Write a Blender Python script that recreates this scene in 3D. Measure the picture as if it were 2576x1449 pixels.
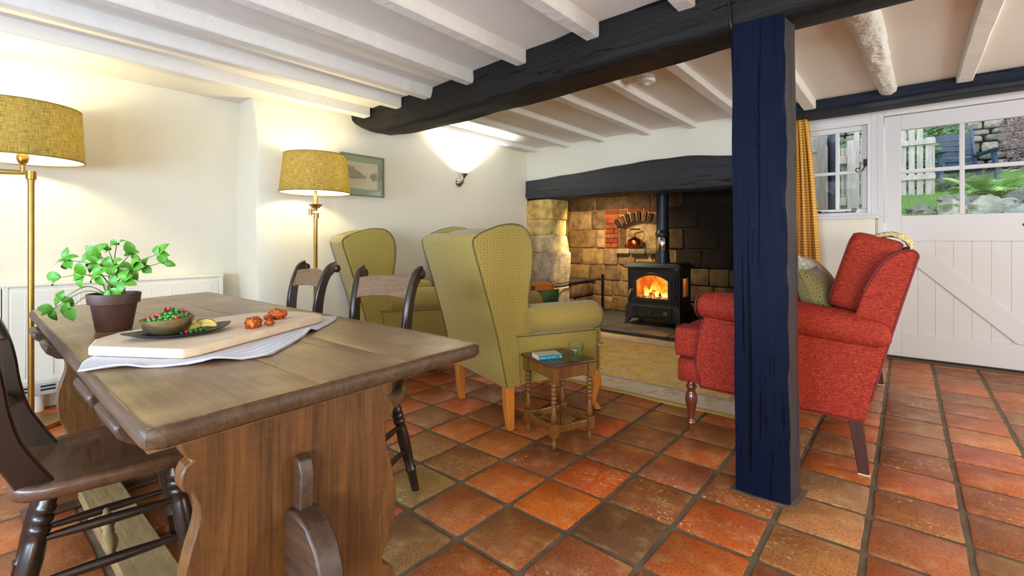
import bpy, bmesh, math, random
from math import sin, cos, pi, sqrt, radians, atan2
from mathutils import Vector, Matrix, noise as mnoise

for _o in list(bpy.data.objects):
    bpy.data.objects.remove(_o, do_unlink=True)
SC = bpy.context.scene
COL = SC.collection
random.seed(7)

# ------------------------------------------------------------------ camera
YAW = radians(40.02)
FPX = 1182.4
cd = bpy.data.cameras.new('camera')
cam = bpy.data.objects.new('camera', cd)
COL.objects.link(cam)
cam.location = (0, 0, 1.0)
cam.rotation_euler = (pi / 2, 0, YAW)
cd.sensor_width = 36.0
cd.lens = FPX / 2576 * 36
cd.shift_y = -(724.5 - 606.4) / 2576
cd.clip_start = 0.02
cd.clip_end = 200
SC.camera = cam

# ------------------------------------------------------------------ view, world
SC.view_settings.view_transform = 'Standard'
SC.view_settings.look = 'None'
SC.view_settings.gamma = 1.0
SC.view_settings.use_curve_mapping = False
SC.view_settings.exposure = 0.30
SC.cycles.max_bounces = 8
SC.cycles.diffuse_bounces = 5
SC.cycles.transparent_max_bounces = 12
SC.cycles.caustics_reflective = False
SC.cycles.caustics_refractive = False
SC.cycles.sample_clamp_indirect = 4.0

wd = bpy.data.worlds.new('overcast_sky')
SC.world = wd
wd.use_nodes = True
_bg = wd.node_tree.nodes['Background']
_bg.inputs['Color'].default_value = (0.84, 0.93, 1.0, 1)
_bg.inputs['Strength'].default_value = 2.2


def light(name, kind, loc, energy, color, **kw):
    d = bpy.data.lights.new(name, kind)
    d.energy = energy
    d.color = color
    rot = kw.pop('rot', (0, 0, 0))
    for k, v in kw.items():
        setattr(d, k, v)
    o = bpy.data.objects.new(name, d)
    o.location = loc
    o.rotation_euler = rot
    COL.objects.link(o)
    return o


WARM = (1.0, 0.87, 0.48)
# assumed daylight from behind the camera; front and right windows added as unseen fill
light('fill_front_window', 'AREA', (1.25, -2.05, .98), 135, (1.0, 0.97, 0.94), shape='RECTANGLE', size=1.5, size_y=0.85, rot=(radians(90), 0, 0))
light('assumed_back_window', 'AREA', (-1.35, -2.05, 1.08), 170, (0.52, 0.70, 1.0), shape='RECTANGLE', size=2.2, size_y=0.95, rot=(radians(90), 0, 0))  # unseen window assumed from the blue light on post and table
light('fill_right_window', 'AREA', (2.85, 2.9, 1.52), 150, (1.0, 0.97, 0.94), shape='RECTANGLE', size=2.8, size_y=0.8, rot=(0, radians(90), 0))
light('fill_door_daylight', 'AREA', (.40, 5.5, 2.36), 60, (0.80, 0.90, 1.0), shape='RECTANGLE', size=1.0, size_y=0.3, rot=Vector((-.6, -3, -1.25)).to_track_quat('-Z', 'Y').to_euler())  # unseen panel added above the door to brighten the rug
light('lamp_bulb_near', 'POINT', (-3.645, 0.243, 1.585), 18, WARM, shadow_soft_size=0.05)
light('lamp_bulb_far', 'POINT', (-3.294, 1.70, 1.49), 15, WARM, shadow_soft_size=0.05)
light('sconce_beam', 'SPOT', (-3.515, 3.44, 1.70), 400, (0.93, 0.97, 1.0), spot_size=radians(130), spot_blend=1.0, shadow_soft_size=0.03, rot=(radians(180), radians(-9), 0))
light('assumed_inglenook_light', 'SPOT', (-2.78, 4.98, 1.47), 100, (1.0, 0.79, 0.48), spot_size=radians(150), spot_blend=0.9, shadow_soft_size=0.05, rot=(radians(40), 0, radians(28)))  # unseen lamp assumed behind the lintel from the warm-lit stones
light('fire_glow', 'POINT', (-2.24, 5.27, 0.50), 12, (1.0, 0.50, 0.14), shadow_soft_size=0.05)


# ------------------------------------------------------------------ mesh helpers
class MB:
    def __init__(s):
        s.v = []
        s.f = []

    def add(s, vs, fs, T=None):
        n = len(s.v)
        if T is not None:
            vs = [T @ Vector(p) for p in vs]
        s.v += [tuple(p) for p in vs]
        s.f += [tuple(i + n for i in q) for q in fs]
        return s

    def box(s, x0, x1, y0, y1, z0, z1, T=None):
        vs = [(x, y, z) for z in (z0, z1) for y in (y0, y1) for x in (x0, x1)]
        return s.add(vs, [(0, 2, 3, 1), (4, 5, 7, 6), (0, 1, 5, 4), (1, 3, 7, 5), (3, 2, 6, 7), (2, 0, 4, 6)], T)

    def prism(s, poly, axis, a0, a1, T=None):
        m = {'x': lambda p, a: (a, p[0], p[1]), 'y': lambda p, a: (p[0], a, p[1]), 'z': lambda p, a: (p[0], p[1], a)}[axis]
        n = len(poly)
        ar = sum(poly[i][0] * poly[(i + 1) % n][1] - poly[(i + 1) % n][0] * poly[i][1] for i in range(n))
        if (ar < 0) != (axis == 'y'):
            poly = poly[::-1]
        vs = [m(p, a0) for p in poly] + [m(p, a1) for p in poly]
        if a1 < a0:
            vs = vs[n:] + vs[:n]
        fs = [tuple(range(n - 1, -1, -1)), tuple(range(n, 2 * n))]
        fs += [(i, (i + 1) % n, n + (i + 1) % n, n + i) for i in range(n)]
        return s.add(vs, fs, T)

    def rprism(s, poly, axis, a0, a1, r=.01, T=None):
        """prism with softened rims: rings inset along the outline's own normals"""
        m = {'x': lambda p, a: (a, p[0], p[1]), 'y': lambda p, a: (p[0], a, p[1]), 'z': lambda p, a: (p[0], p[1], a)}[axis]
        n = len(poly)
        ar = sum(poly[i][0] * poly[(i + 1) % n][1] - poly[(i + 1) % n][0] * poly[i][1] for i in range(n))
        sg = 1 if ar > 0 else -1
        nor = []
        for i in range(n):
            a, b = poly[i - 1], poly[(i + 1) % n]
            tx, ty = b[0] - a[0], b[1] - a[1]
            L = sqrt(tx * tx + ty * ty) or 1
            nor.append((-ty / L * sg, tx / L * sg))
        ins = lambda d: [(p[0] + q[0] * d, p[1] + q[1] * d) for p, q in zip(poly, nor)]
        d = 1 if a1 > a0 else -1
        rings = []
        for di, da in ((1.25, 0), (1, 0), (.55, .1), (.2, .42), (0, 1)):
            rings.append([m(p, a0 + d * da * r) for p in ins(di * r)])
        for di, da in ((0, 1), (.2, .42), (.55, .1), (1, 0), (1.25, 0)):
            rings.append([m(p, a1 - d * da * r) for p in ins(di * r)])
        return s.loft(rings, True, True, T)

    def loft(s, rings, caps=True, close=True, T=None):
        n = len(rings[0])
        vs = [p for r in rings for p in r]
        fs = []
        for k in range(len(rings) - 1):
            for i in range(n if close else n - 1):
                j = (i + 1) % n
                fs.append((k * n + i, k * n + j, (k + 1) * n + j, (k + 1) * n + i))
        if caps and close:
            fs.append(tuple(range(n - 1, -1, -1)))
            fs.append(tuple((len(rings) - 1) * n + i for i in range(n)))
        return s.add(vs, fs, T)

    def lathe(s, prof, seg=16, T=None, caps=True):
        rings = [[(max(r, 1e-4) * cos(2 * pi * i / seg), max(r, 1e-4) * sin(2 * pi * i / seg), z) for i in range(seg)] for r, z in prof]
        return s.loft(rings, caps, True, T)

    def tube(s, pts, r, seg=8, caps=True, T=None, loop=False):
        pts = [Vector(p) for p in pts]
        n = len(pts)
        rs = r if isinstance(r, (list, tuple)) else [r] * n
        tan = []
        for i in range(n):
            a = pts[(i - 1) % n] if (loop or i > 0) else pts[i]
            b = pts[(i + 1) % n] if (loop or i < n - 1) else pts[i]
            d = b - a
            tan.append(d.normalized() if d.length > 1e-9 else Vector((0, 0, 1)))
        up = Vector((0, 0, 1)) if abs(tan[0].z) < 0.9 else Vector((1, 0, 0))
        u = (up - tan[0] * up.dot(tan[0])).normalized()
        rings = []
        for i in range(n):
            u = (u - tan[i] * u.dot(tan[i]))
            u = u.normalized() if u.length > 1e-6 else tan[i].orthogonal().normalized()
            w = tan[i].cross(u)
            rings.append([pts[i] + (u * cos(2 * pi * k / seg) + w * sin(2 * pi * k / seg)) * rs[i] for k in range(seg)])
        if loop:
            rings.append(rings[0])
            return s.loft(rings, False, True, T)
        return s.loft(rings, caps, True, T)

    def bar(s, p, q, w, h, T=None, up=(0, 0, 1)):
        p, q = Vector(p), Vector(q)
        d = (q - p).normalized()
        u = Vector(up)
        sd = d.cross(u).normalized()
        u = sd.cross(d)
        r = lambda c: [c + sd * a * w / 2 + u * b * h / 2 for a, b in ((-1, -1), (1, -1), (1, 1), (-1, 1))]
        return s.loft([r(p), r(q)], True, True, T)

    def superbox(s, c, h, e=0.3, nu=28, nv=18, T=None, warp=None):
        pw = lambda x: math.copysign(abs(x) ** e, x)
        rings = []
        for j in range(1, nv):
            ph = -pi / 2 + pi * j / nv
            ring = []
            for i in range(nu):
                th = 2 * pi * i / nu
                p = Vector((pw(cos(ph)) * pw(cos(th)) * h[0], pw(cos(ph)) * pw(sin(th)) * h[1], pw(sin(ph)) * h[2]))
                if warp:
                    p = warp(p)
                ring.append(p + Vector(c))
            rings.append(ring)
        return s.loft(rings, True, True, T)

    def blob(s, c, h, seed=0, amp=0.15, fr=1.5, nu=14, nv=9, T=None):
        rings = []
        for j in range(1, nv):
            ph = -pi / 2 + pi * j / nv
            ring = []
            for i in range(nu):
                th = 2 * pi * i / nu
                d = Vector((cos(ph) * cos(th), cos(ph) * sin(th), sin(ph)))
                k = 1 + amp * mnoise.noise(d * fr + Vector((seed * 3.7, seed * 1.3, seed)))  + amp * .5 * mnoise.noise(d * fr * 2.7 + Vector((seed * 1.7, 5, seed)))
                ring.append(Vector((d.x * h[0] * k, d.y * h[1] * k, d.z * h[2] * k)) + Vector(c))
            rings.append(ring)
        return s.loft(rings, True, True, T)

    def grid(s, P, T=None):
        nu, nv = len(P), len(P[0])
        vs = [p for r in P for p in r]
        fs = [(i * nv + j, (i + 1) * nv + j, (i + 1) * nv + j + 1, i * nv + j + 1) for i in range(nu - 1) for j in range(nv - 1)]
        return s.add(vs, fs, T)

    def mesh(s, name, smooth=35, uv=None):
        me = bpy.data.meshes.new(name)
        me.from_pydata([tuple(p) for p in s.v], [], s.f)
        me.validate()
        bm = bmesh.new()
        bm.from_mesh(me)
        bmesh.ops.recalc_face_normals(bm, faces=bm.faces)
        bm.to_mesh(me)
        bm.free()
        me.update()
        if uv:
            boxuv(me, uv)
        if smooth is not None:
            me.polygons.foreach_set('use_smooth', [True] * len(me.polygons))
            if smooth < 180:
                me.set_sharp_from_angle(angle=radians(smooth))
        return me

    def build(s, name, m, parent=None, smooth=35, bevel=0, seg=2, sub=0, uv=None, loc=None, rot=None):
        me = s.mesh(name, smooth, uv)
        o = link(name, me, m, parent)
        if bevel:
            b = o.modifiers.new('bevel', 'BEVEL')
            b.width = bevel
            b.segments = seg
            b.limit_method = 'ANGLE'
            b.angle_limit = radians(40)
        if sub:
            b = o.modifiers.new('sub', 'SUBSURF')
            b.levels = sub
            b.render_levels = sub
        if loc is not None:
            o.location = loc
        if rot is not None:
            o.rotation_euler = rot
        return o


def boxuv(me, sc=1.0):
    uvl = me.uv_layers.new(name='UVMap')
    for p in me.polygons:
        n = p.normal
        a = max(range(3), key=lambda k: abs(n[k]))
        for li in p.loop_indices:
            c = me.vertices[me.loops[li].vertex_index].co
            uvl.data[li].uv = ((c.y, c.z), (c.x, c.z), (c.x, c.y))[a]


def sbp(c, h, e, T=None, warp=None):
    """point on the surface of MB.superbox for the angles (th, ph) in degrees"""
    pw = lambda x: math.copysign(abs(x) ** e, x)
    def f(th, ph):
        th, ph = radians(th), radians(ph)
        p = Vector((pw(cos(ph)) * pw(cos(th)) * h[0], pw(cos(ph)) * pw(sin(th)) * h[1], pw(sin(ph)) * h[2]))
        if warp:
            p = warp(p)
        p = p + Vector(c)
        return T @ p if T is not None else p
    return f


def link(name, me, m, parent=None):
    o = bpy.data.objects.new(name, me)
    COL.objects.link(o)
    if m is not None:
        if len(me.materials) == 0:
            me.materials.append(m)
    if parent is not None:
        o.parent = parent
    return o


def tag(o, label=None, cat=None, group=None, kind=None):
    if label:
        o['label'] = label
    if cat:
        o['category'] = cat
    if group:
        o['group'] = group
    if kind:
        o['kind'] = kind
    return o


def thing(name, label, cat, loc=(0, 0, 0), rz=0.0, group=None):
    o = bpy.data.objects.new(name, None)
    COL.objects.link(o)
    o.empty_display_size = 0.05
    o.location = loc
    o.rotation_euler = (0, 0, rz)
    return tag(o, label, cat, group)


def structure(name, loc=(0, 0, 0)):
    o = bpy.data.objects.new(name, None)
    COL.objects.link(o)
    o.location = loc
    o.empty_display_size = 0.05
    return tag(o, kind='structure')


def dup(root, loc=None, rz=None, label=None, group=None):
    kids = {}
    for q in bpy.data.objects:
        if q.parent is not None:
            kids.setdefault(q.parent.name, []).append(q)

    def cp(o, par):
        c = o.copy()
        COL.objects.link(c)
        if par is not None:
            c.parent = par
        for ch in kids.get(o.name, []):
            cp(ch, c)
        return c
    r = cp(root, None)
    if loc is not None:
        r.location = loc
    if rz is not None:
        r.rotation_euler = (0, 0, rz)
    if label:
        r['label'] = label
    if group:
        r['group'] = group
    return r


def TR(loc=(0, 0, 0), rx=0, ry=0, rz=0, s=(1, 1, 1)):
    return Matrix.Translation(loc) @ Matrix.Rotation(rz, 4, 'Z') @ Matrix.Rotation(ry, 4, 'Y') @ Matrix.Rotation(rx, 4, 'X') @ Matrix.Diagonal((*s, 1))


def spline(pts, n=6, loop=False):
    P = [Vector(p) for p in pts]
    out = []
    m = len(P)
    rng = m if loop else m - 1
    for i in range(rng):
        p0 = P[(i - 1) % m] if (loop or i > 0) else P[0]
        p1, p2 = P[i], P[(i + 1) % m]
        p3 = P[(i + 2) % m] if (loop or i + 2 < m) else P[-1]
        L = (p2 - p1).length
        m1 = (p2 - p0) * (L / max(1e-9, (p1 - p0).length + L))
        m2 = (p3 - p1) * (L / max(1e-9, (p3 - p2).length + L))
        for k in range(n):
            t = k / n
            t2, t3 = t * t, t * t * t
            out.append(p1 * (2 * t3 - 3 * t2 + 1) + m1 * (t3 - 2 * t2 + t) + p2 * (3 * t2 - 2 * t3) + m2 * (t3 - t2))
    if not loop:
        out.append(P[-1])
    return out


def sp2(pts, n=5, loop=False):
    return [(p.x, p.y) for p in spline([(a, b, 0) for a, b in pts], n, loop)]


def wob(x, y, z, a, f=6.0):
    return a * mnoise.noise(Vector((x * f, y * f, z * f)))


# ------------------------------------------------------------------ materials
def lin(c):
    return tuple(((v / 255 / 12.92) if v / 255 <= 0.04045 else ((v / 255 + 0.055) / 1.055) ** 2.4) for v in c)


def L4(c):
    return (*lin(c), 1.0)


class NT:
    def __init__(s, name):
        s.m = bpy.data.materials.new(name)
        s.m.use_nodes = True
        s.t = s.m.node_tree
        s.b = s.t.nodes['Principled BSDF']
        s.out = s.t.nodes['Material Output']

    def n(s, typ, _props=None, **inp):
        nd = s.t.nodes.new('ShaderNode' + typ)
        for k, v in (_props or {}).items():
            setattr(nd, k, v)
        for k, v in inp.items():
            s.put(nd.inputs[k.replace('_', ' ')], v)
        return nd

    def put(s, sock, v):
        if isinstance(v, bpy.types.NodeSocket):
            s.t.links.new(v, sock)
        else:
            sock.default_value = v

    def math(s, op, a, b=0.0, c=None):
        nd = s.t.nodes.new('ShaderNodeMath')
        nd.operation = op
        s.put(nd.inputs[0], a)
        s.put(nd.inputs[1], b)
        if c is not None:
            s.put(nd.inputs[2], c)
        return nd.outputs[0]

    def mix(s, f, a, b, blend='MIX'):
        nd = s.t.nodes.new('ShaderNodeMix')
        nd.data_type = 'RGBA'
        nd.blend_type = blend
        s.put(nd.inputs[0], f)
        s.put(nd.inputs[6], a if not isinstance(a, tuple) or len(a) == 4 else (*a, 1))
        s.put(nd.inputs[7], b if not isinstance(b, tuple) or len(b) == 4 else (*b, 1))
        return nd.outputs[2]

    def ramp(s, f, stops, interp='LINEAR'):
        nd = s.t.nodes.new('ShaderNodeValToRGB')
        nd.color_ramp.interpolation = interp
        e = nd.color_ramp.elements
        while len(e) > 1:
            e.remove(e[-1])
        for i, (p, c) in enumerate(stops):
            if isinstance(c, (int, float)):
                c = (c, c, c, 1)
            el = e[0] if i == 0 else e.new(p)
            el.position = p
            el.color = c if len(c) == 4 else (*c, 1)
        s.put(nd.inputs[0], f)
        return nd.outputs[0]

    def coord(s, kind='Object', scale=(1, 1, 1), rot=(0, 0, 0)):
        if kind == 'World':
            c = s.n('NewGeometry').outputs['Position']
        else:
            c = s.n('TexCoord').outputs[kind]
        if scale == (1, 1, 1) and rot == (0, 0, 0):
            return c
        mp = s.n('Mapping', Vector=c, Scale=scale, Rotation=rot)
        return mp.outputs[0]

    def noise(s, vec, scale=5, detail=4, rough=0.55, dist=0.0):
        return s.n('TexNoise', Vector=vec, Scale=scale, Detail=detail, Roughness=rough, Distortion=dist).outputs[0]

    def bump(s, h, strength=0.3, dist=0.01):
        nd = s.n('Bump', Height=h, Strength=strength, Distance=dist)
        s.put(s.b.inputs['Normal'], nd.outputs[0])

    def set(s, base=None, rough=None, metal=None, spec=None, **kw):
        for k, v in (('Base Color', base), ('Roughness', rough), ('Metallic', metal), ('Specular IOR Level', spec)):
            if v is not None:
                if k == 'Base Color' and isinstance(v, tuple) and len(v) == 3:
                    v = (*v, 1)
                s.put(s.b.inputs[k], v)
        for k, v in kw.items():
            s.put(s.b.inputs[k.replace('_', ' ')], v)
        return s.m


def plain(name, c, rough=0.5, metal=0.0, var=0.12, scale=8, bump=0.0, bscale=60, spec=0.5, coord='Object', **kw):
    t = NT(name)
    v = t.coord(coord)
    nz = t.noise(v, scale, 5)
    c = lin(c)
    d = tuple(x * (1 - var) for x in c)
    l = tuple(min(1, x * (1 + var)) for x in c)
    col = t.mix(t.ramp(nz, [(0.3, 0.0), (0.7, 1.0)]), d, l)
    if bump:
        t.bump(t.noise(v, bscale, 5), bump, 0.004)
    return t.set(col, rough, metal, spec, **kw)


def wood(name, dark, light_, rough=0.45, axis=0, scale=1.0, worn=None, bump=0.15, spec=0.5, coat=0.0, ripple=0.0):
    t = NT(name)
    sc = [9.0 * scale] * 3
    sc[axis] = 0.9 * scale
    v = t.coord('Object', tuple(sc))
    n1 = t.noise(v, 2.2, 6, 0.62, 1.2)
    sc2 = [70.0 * scale] * 3
    sc2[axis] = 3.0 * scale
    n2 = t.noise(t.coord('Object', tuple(sc2)), 2.0, 4)
    sc3 = [150.0 * scale] * 3
    sc3[axis] = 5.0 * scale
    wv = t.coord('Object', tuple(sc3))
    n4 = t.noise(wv, 1.0, 3, .6, .6)
    sc4 = [5.0 * scale] * 3
    sc4[axis] = 1.1 * scale
    rg = t.math('FRACT', t.math('MULTIPLY', t.noise(t.coord('Object', tuple(sc4)), 1.0, 3, .5, .8), 15.0))
    rgs = t.ramp(rg, [(0.0, 0.3), (.5, .62), (.92, .75), (1.0, .3)])
    g = t.math('ADD', t.math('MULTIPLY', n1, 0.42), t.math('ADD', t.math('MULTIPLY', n2, 0.2), t.math('ADD', t.math('MULTIPLY', n4, .28), t.math('MULTIPLY', rgs, .12))))
    if ripple:
        sc5 = [16.0] * 3
        sc5[axis] = 70.0
        rp = t.noise(t.coord('Object', tuple(sc5)), 1.0, 2, .5, 3.0)
        g = t.math('ADD', g, t.math('MULTIPLY', t.math('SUBTRACT', rp, .5), ripple))
    col = t.ramp(g, [(0.32, lin(dark)), (0.52, tuple((a + b) / 2 for a, b in zip(lin(dark), lin(light_)))), (0.7, lin(light_))])
    if worn:
        n3 = t.noise(t.coord('Object'), 4.0, 6, 0.6)
        col = t.mix(t.ramp(n3, [(0.5, 0.0), (0.72, 0.85)]), col, lin(worn))
    t.bump(g, bump, 0.004)
    return t.set(col, rough, 0, spec, Coat_Weight=coat, Coat_Roughness=0.25)


M = {}
# painted surfaces
def paint(name, c, bump=0.25, rough=0.75, bs=4.0):
    t = NT(name)
    v = t.coord('World')
    n = t.noise(v, bs, 6, 0.55)
    n2 = t.noise(v, 1.3, 3)
    t.bump(t.math('ADD', n, t.math('MULTIPLY', t.noise(v, 45, 3), 0.06)), bump, 0.02)
    c = lin(c)
    return t.set(t.mix(n2, tuple(x * .97 for x in c), tuple(min(x * 1.02, .9) for x in c)), rough, 0, 0.3)


M['wall'] = paint('wall_paint', (225, 219, 200), .18)
M['ceil'] = paint('ceiling_paint', (226, 220, 208), .10)
M['joist'] = paint('joist_paint', (224, 219, 210), .35, .6, 9)
M['joist_rough'] = paint('rough_joist_limewash', (222, 218, 208), 1.0, .8, 26)
M['white'] = paint('white_gloss', (214, 212, 210), .05, .4, 3)
M['door'] = paint('door_paint', (206, 202, 200), .06, .42, 3)
M['cream'] = paint('heater_enamel', (232, 228, 212), .02, .4, 3)


def beam(name, c, c2, worn=None, bump=0.9, axis=0, spec=.12):
    t = NT(name)
    sc = [14.0] * 3
    sc[axis] = 1.2
    v = t.coord('World', tuple(sc))
    n = t.noise(v, 1.6, 8, 0.65, 0.8)
    sc[axis] = 0.55
    sc = [22 if k != axis else 0.6 for k in range(3)]
    cr = t.noise(t.coord('World', tuple(sc)), 1.0, 3, 0.5, 1.5)
    sc3 = [34 if k != axis else 1.4 for k in range(3)]
    cr2 = t.noise(t.coord('World', tuple(sc3)), 1.0, 4, 0.55, 2.0)
    crack = t.math('MULTIPLY', t.ramp(cr, [(0.32, 0.0), (0.36, 1.0)]), t.ramp(cr2, [(0.30, .25), (0.36, 1.0)]))
    h = t.math('ADD', t.math('MULTIPLY', n, 0.5), t.math('MULTIPLY', crack, 0.35))
    t.bump(t.math('ADD', h, t.math('MULTIPLY', t.noise(t.coord('World'), 60, 4), 0.12)), bump, 0.012)
    col = t.mix(n, lin(c), lin(c2))
    col = t.mix(crack, tuple(x * .3 for x in lin(c)), col)
    if worn:
        w = t.ramp(t.noise(t.coord('World'), 38, 5, .7), [(0.70, 0.0), (0.74, 1.0)])
        col = t.mix(t.math('MULTIPLY', w, .5), col, lin(worn))
    return t.set(col, 0.52, 0, spec)


M['beam'] = beam('black_beam_paint', (20, 18, 16), (36, 33, 30), (120, 96, 70))
M['post_side_lit'] = beam('post_side_lit_paint', (46, 42, 43), (70, 65, 65), (150, 120, 90), axis=2, bump=.7, spec=.1)  # same paint as the front; paler light on this side put into the colour
M['lintel'] = beam('black_lintel_paint', (34, 34, 36), (62, 62, 64), (110, 100, 90))
M['post'] = beam('post_paint_blue_light', (7, 12, 29), (12, 19, 40), (122, 96, 74), axis=2, bump=.7, spec=.06)  # dark paint with the blue daylight on its front put into the colour
M['rail'] = beam('window_beam_paint', (20, 24, 34), (34, 40, 54), (170, 124, 60))

# floor
t = NT('terracotta_tile')
v = t.coord('World')
base = t.n('ObjectInfo').outputs['Color']
n1 = t.noise(v, 7, 6, .6)
n2 = t.noise(v, 120, 6, .7)
n3 = t.noise(v, 260, 3, .6)
col = t.mix(t.ramp(n1, [(0.30, .25), (0.62, 1.0)]), t.mix(.55, base, lin((104, 76, 58)), 'MIX'), base)
col = t.mix(t.ramp(n2, [(0.50, 0.0), (0.60, .8)]), col, t.mix(.75, base, lin((60, 42, 32))))
col = t.mix(t.ramp(t.noise(v, 13, 5, .6), [(.5, 0.0), (.68, .55)]), col, t.mix(.5, base, lin((186, 150, 116))))
rnd = t.n('ObjectInfo').outputs['Random']
fl = t.math('MULTIPLY', t.ramp(t.noise(v, 55, 6, .75), [(0.56, 0.0), (0.63, 1.0)]), t.ramp(t.noise(v, 4.5, 2), [(0.46, 0.0), (0.56, .9)]))
col = t.mix(t.math('MULTIPLY', fl, t.ramp(rnd, [(.35, 0.0), (.6, 1.0)])), col, lin((214, 176, 136)))
sp = t.math('MULTIPLY', t.ramp(n3, [(0.62, 0.0), (0.68, 1.0)]), .55)
col = t.mix(sp, col, lin((70, 52, 42)))
t.bump(t.math('ADD', t.math('MULTIPLY', n1, .5), t.math('MULTIPLY', n2, .25)), .35, .006)
col = t.mix(1.0, col, (.98, 1.10, .78, 1), 'MULTIPLY')
M['tile'] = t.set(col, t.ramp(n1, [(0.3, .56), (0.7, .42)]), 0, .36)
M['grout'] = plain('grey_grout', (92, 76, 54), .85, 0, .3, 12, .6, 90, coord='World')

# woods
M['table'] = wood('table_oak', (74, 50, 28), (144, 108, 66), .36, 0, 1.0, (160, 128, 86), .22, .5, .15, .12)
M['tedge'] = wood('dark_table_edge', (44, 32, 23), (100, 76, 54), .5, 0, 1, None, .4, .3)
M['tablev'] = wood('table_end_oak', (44, 26, 12), (124, 82, 40), .42, 2, .85, None, .3, .4, .08, .13)
M['tdark'] = wood('dark_worn_oak', (38, 26, 18), (86, 60, 42), .45, 0, 1, None, .3)
M['chairw'] = wood('dark_chair_wood', (18, 11, 7), (48, 30, 19), .32, 2, 1.3, None, .15, .5, .3)
M['chairs'] = wood('chair_seat_wood', (48, 29, 18), (108, 72, 48), .34, 0, 1, (132, 98, 72), .2, .5, .2)
M['rail_w'] = wood('chair_rail_wood', (84, 60, 40), (134, 102, 72), .38, 0, 1.2, None, .12, .5, .15)
M['honey'] = wood('honey_beech', (184, 104, 34), (214, 138, 58), .32, 2, 1, None, .08, .5, .3)
M['stool'] = wood('barley_oak', (66, 38, 14), (142, 92, 36), .34, 2, 1.6, None, .2, .5, .3)
M['stoolt'] = wood('dark_stool_top', (48, 30, 20), (96, 62, 38), .34, 0, 1.3, None, .2, .5, .25)
M['mahog'] = wood('mahogany', (70, 26, 12), (128, 58, 28), .22, 2, 1.2, None, .05, .5, .6)
M['mahogd'] = wood('dark_mahogany', (50, 22, 16), (82, 40, 28), .35, 2, 1.2, None, .05)
M['pine'] = wood('orange_pine', (160, 86, 28), (206, 128, 56), .4, 0, 1)
M['board'] = wood('pale_board', (196, 168, 134), (226, 206, 178), .55, 1, 1.3, None, .1)
M['plankl'] = wood('weathered_plank', (110, 84, 48), (176, 146, 96), .6, 0, 1.4, (130, 104, 70), .3)
M['fencew'] = wood('weathered_fence', (140, 134, 128), (216, 208, 204), .8, 2, 1.2, None, .3)

# metals
M['brass'] = plain('aged_brass', (176, 140, 74), .34, 1.0, .15, 12)
M['copper'] = plain('copper', (176, 96, 58), .25, 1.0, .2, 9)
M['iron'] = plain('cast_iron', (44, 43, 42), .45, 0.3, .15, 20, .12, 220)
M['irond'] = plain('black_iron', (20, 20, 22), .45, 0.4, .15, 20)
M['pipe'] = plain('flue_enamel', (50, 54, 62), .34, 0.5, .15, 10)
M['chrome'] = plain('polished_steel', (200, 196, 186), .12, 1.0, .05, 5)
M['pewter'] = plain('pewter', (136, 130, 122), .35, 1.0, .1, 9)
M['bowl'] = plain('bronzed_bowl', (150, 132, 92), .34, 0.85, .35, 26, .25, 70)
M['plate'] = plain('black_stoneware', (34, 34, 38), .45, .1, .3, 20, .2, 90)
M['plastic'] = plain('white_plastic', (224, 222, 216), .4)
M['black'] = plain('black_gap', (16, 15, 14), .7)
M['cable'] = plain('dark_cable', (44, 40, 34), .6)
M['slate'] = plain('slate_hearth', (62, 60, 58), .55, 0, .4, 7, .8, 26, coord='World')
t = NT('buff_mortar')
v = t.coord('World')
n1 = t.noise(v, 9, 5)
sx = t.math('ADD', t.n('SeparateXYZ', Vector=v).outputs[0], t.math('MULTIPLY', t.math('SUBTRACT', t.noise(v, 3, 4), .5), .5))
soot_ = t.ramp(t.math('MULTIPLY', t.math('ADD', sx, 4.0), .3), [(.41, 0.0), (.52, .94)])
col = t.mix(t.ramp(n1, [(.35, 0.0), (.65, 1.0)]), lin((120, 90, 54)), lin((164, 128, 80)))
col = t.mix(soot_, col, lin((22, 18, 15)))
t.bump(t.noise(v, 40, 5), .7, .004)
M['mortar'] = t.set(col, .9, 0, .2)
M['pot'] = plain('brown_clay_pot', (74, 48, 38), .55, 0, .25, 18, .2, 60)
M['soil'] = plain('potting_soil', (52, 40, 26), .95, 0, .4, 60, 1.0, 90)
M['trim'] = plain('dark_piping', (84, 70, 42), .85)

# stones: own colour comes from the object's colour
t = NT('stone')
v = t.coord('World')
base = t.n('ObjectInfo').outputs['Color']
n1 = t.noise(v, 9, 7, .62)
n2 = t.noise(v, 34, 6, .7)
col = t.mix(t.ramp(n1, [(.34, .9), (.64, 0.0)]), base, t.mix(.72, base, lin((40, 28, 18))))
col = t.mix(t.ramp(n2, [(.50, 0.0), (.72, .5)]), col, t.mix(.5, base, t.mix(1.0, base, lin((255, 236, 200)), 'SOFT_LIGHT')))
t.bump(t.math('ADD', n1, t.math('MULTIPLY', n2, .5)), .9, .02)
M['stone'] = t.set(col, .88, 0, .2)
M['brick'] = M['stone']


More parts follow.
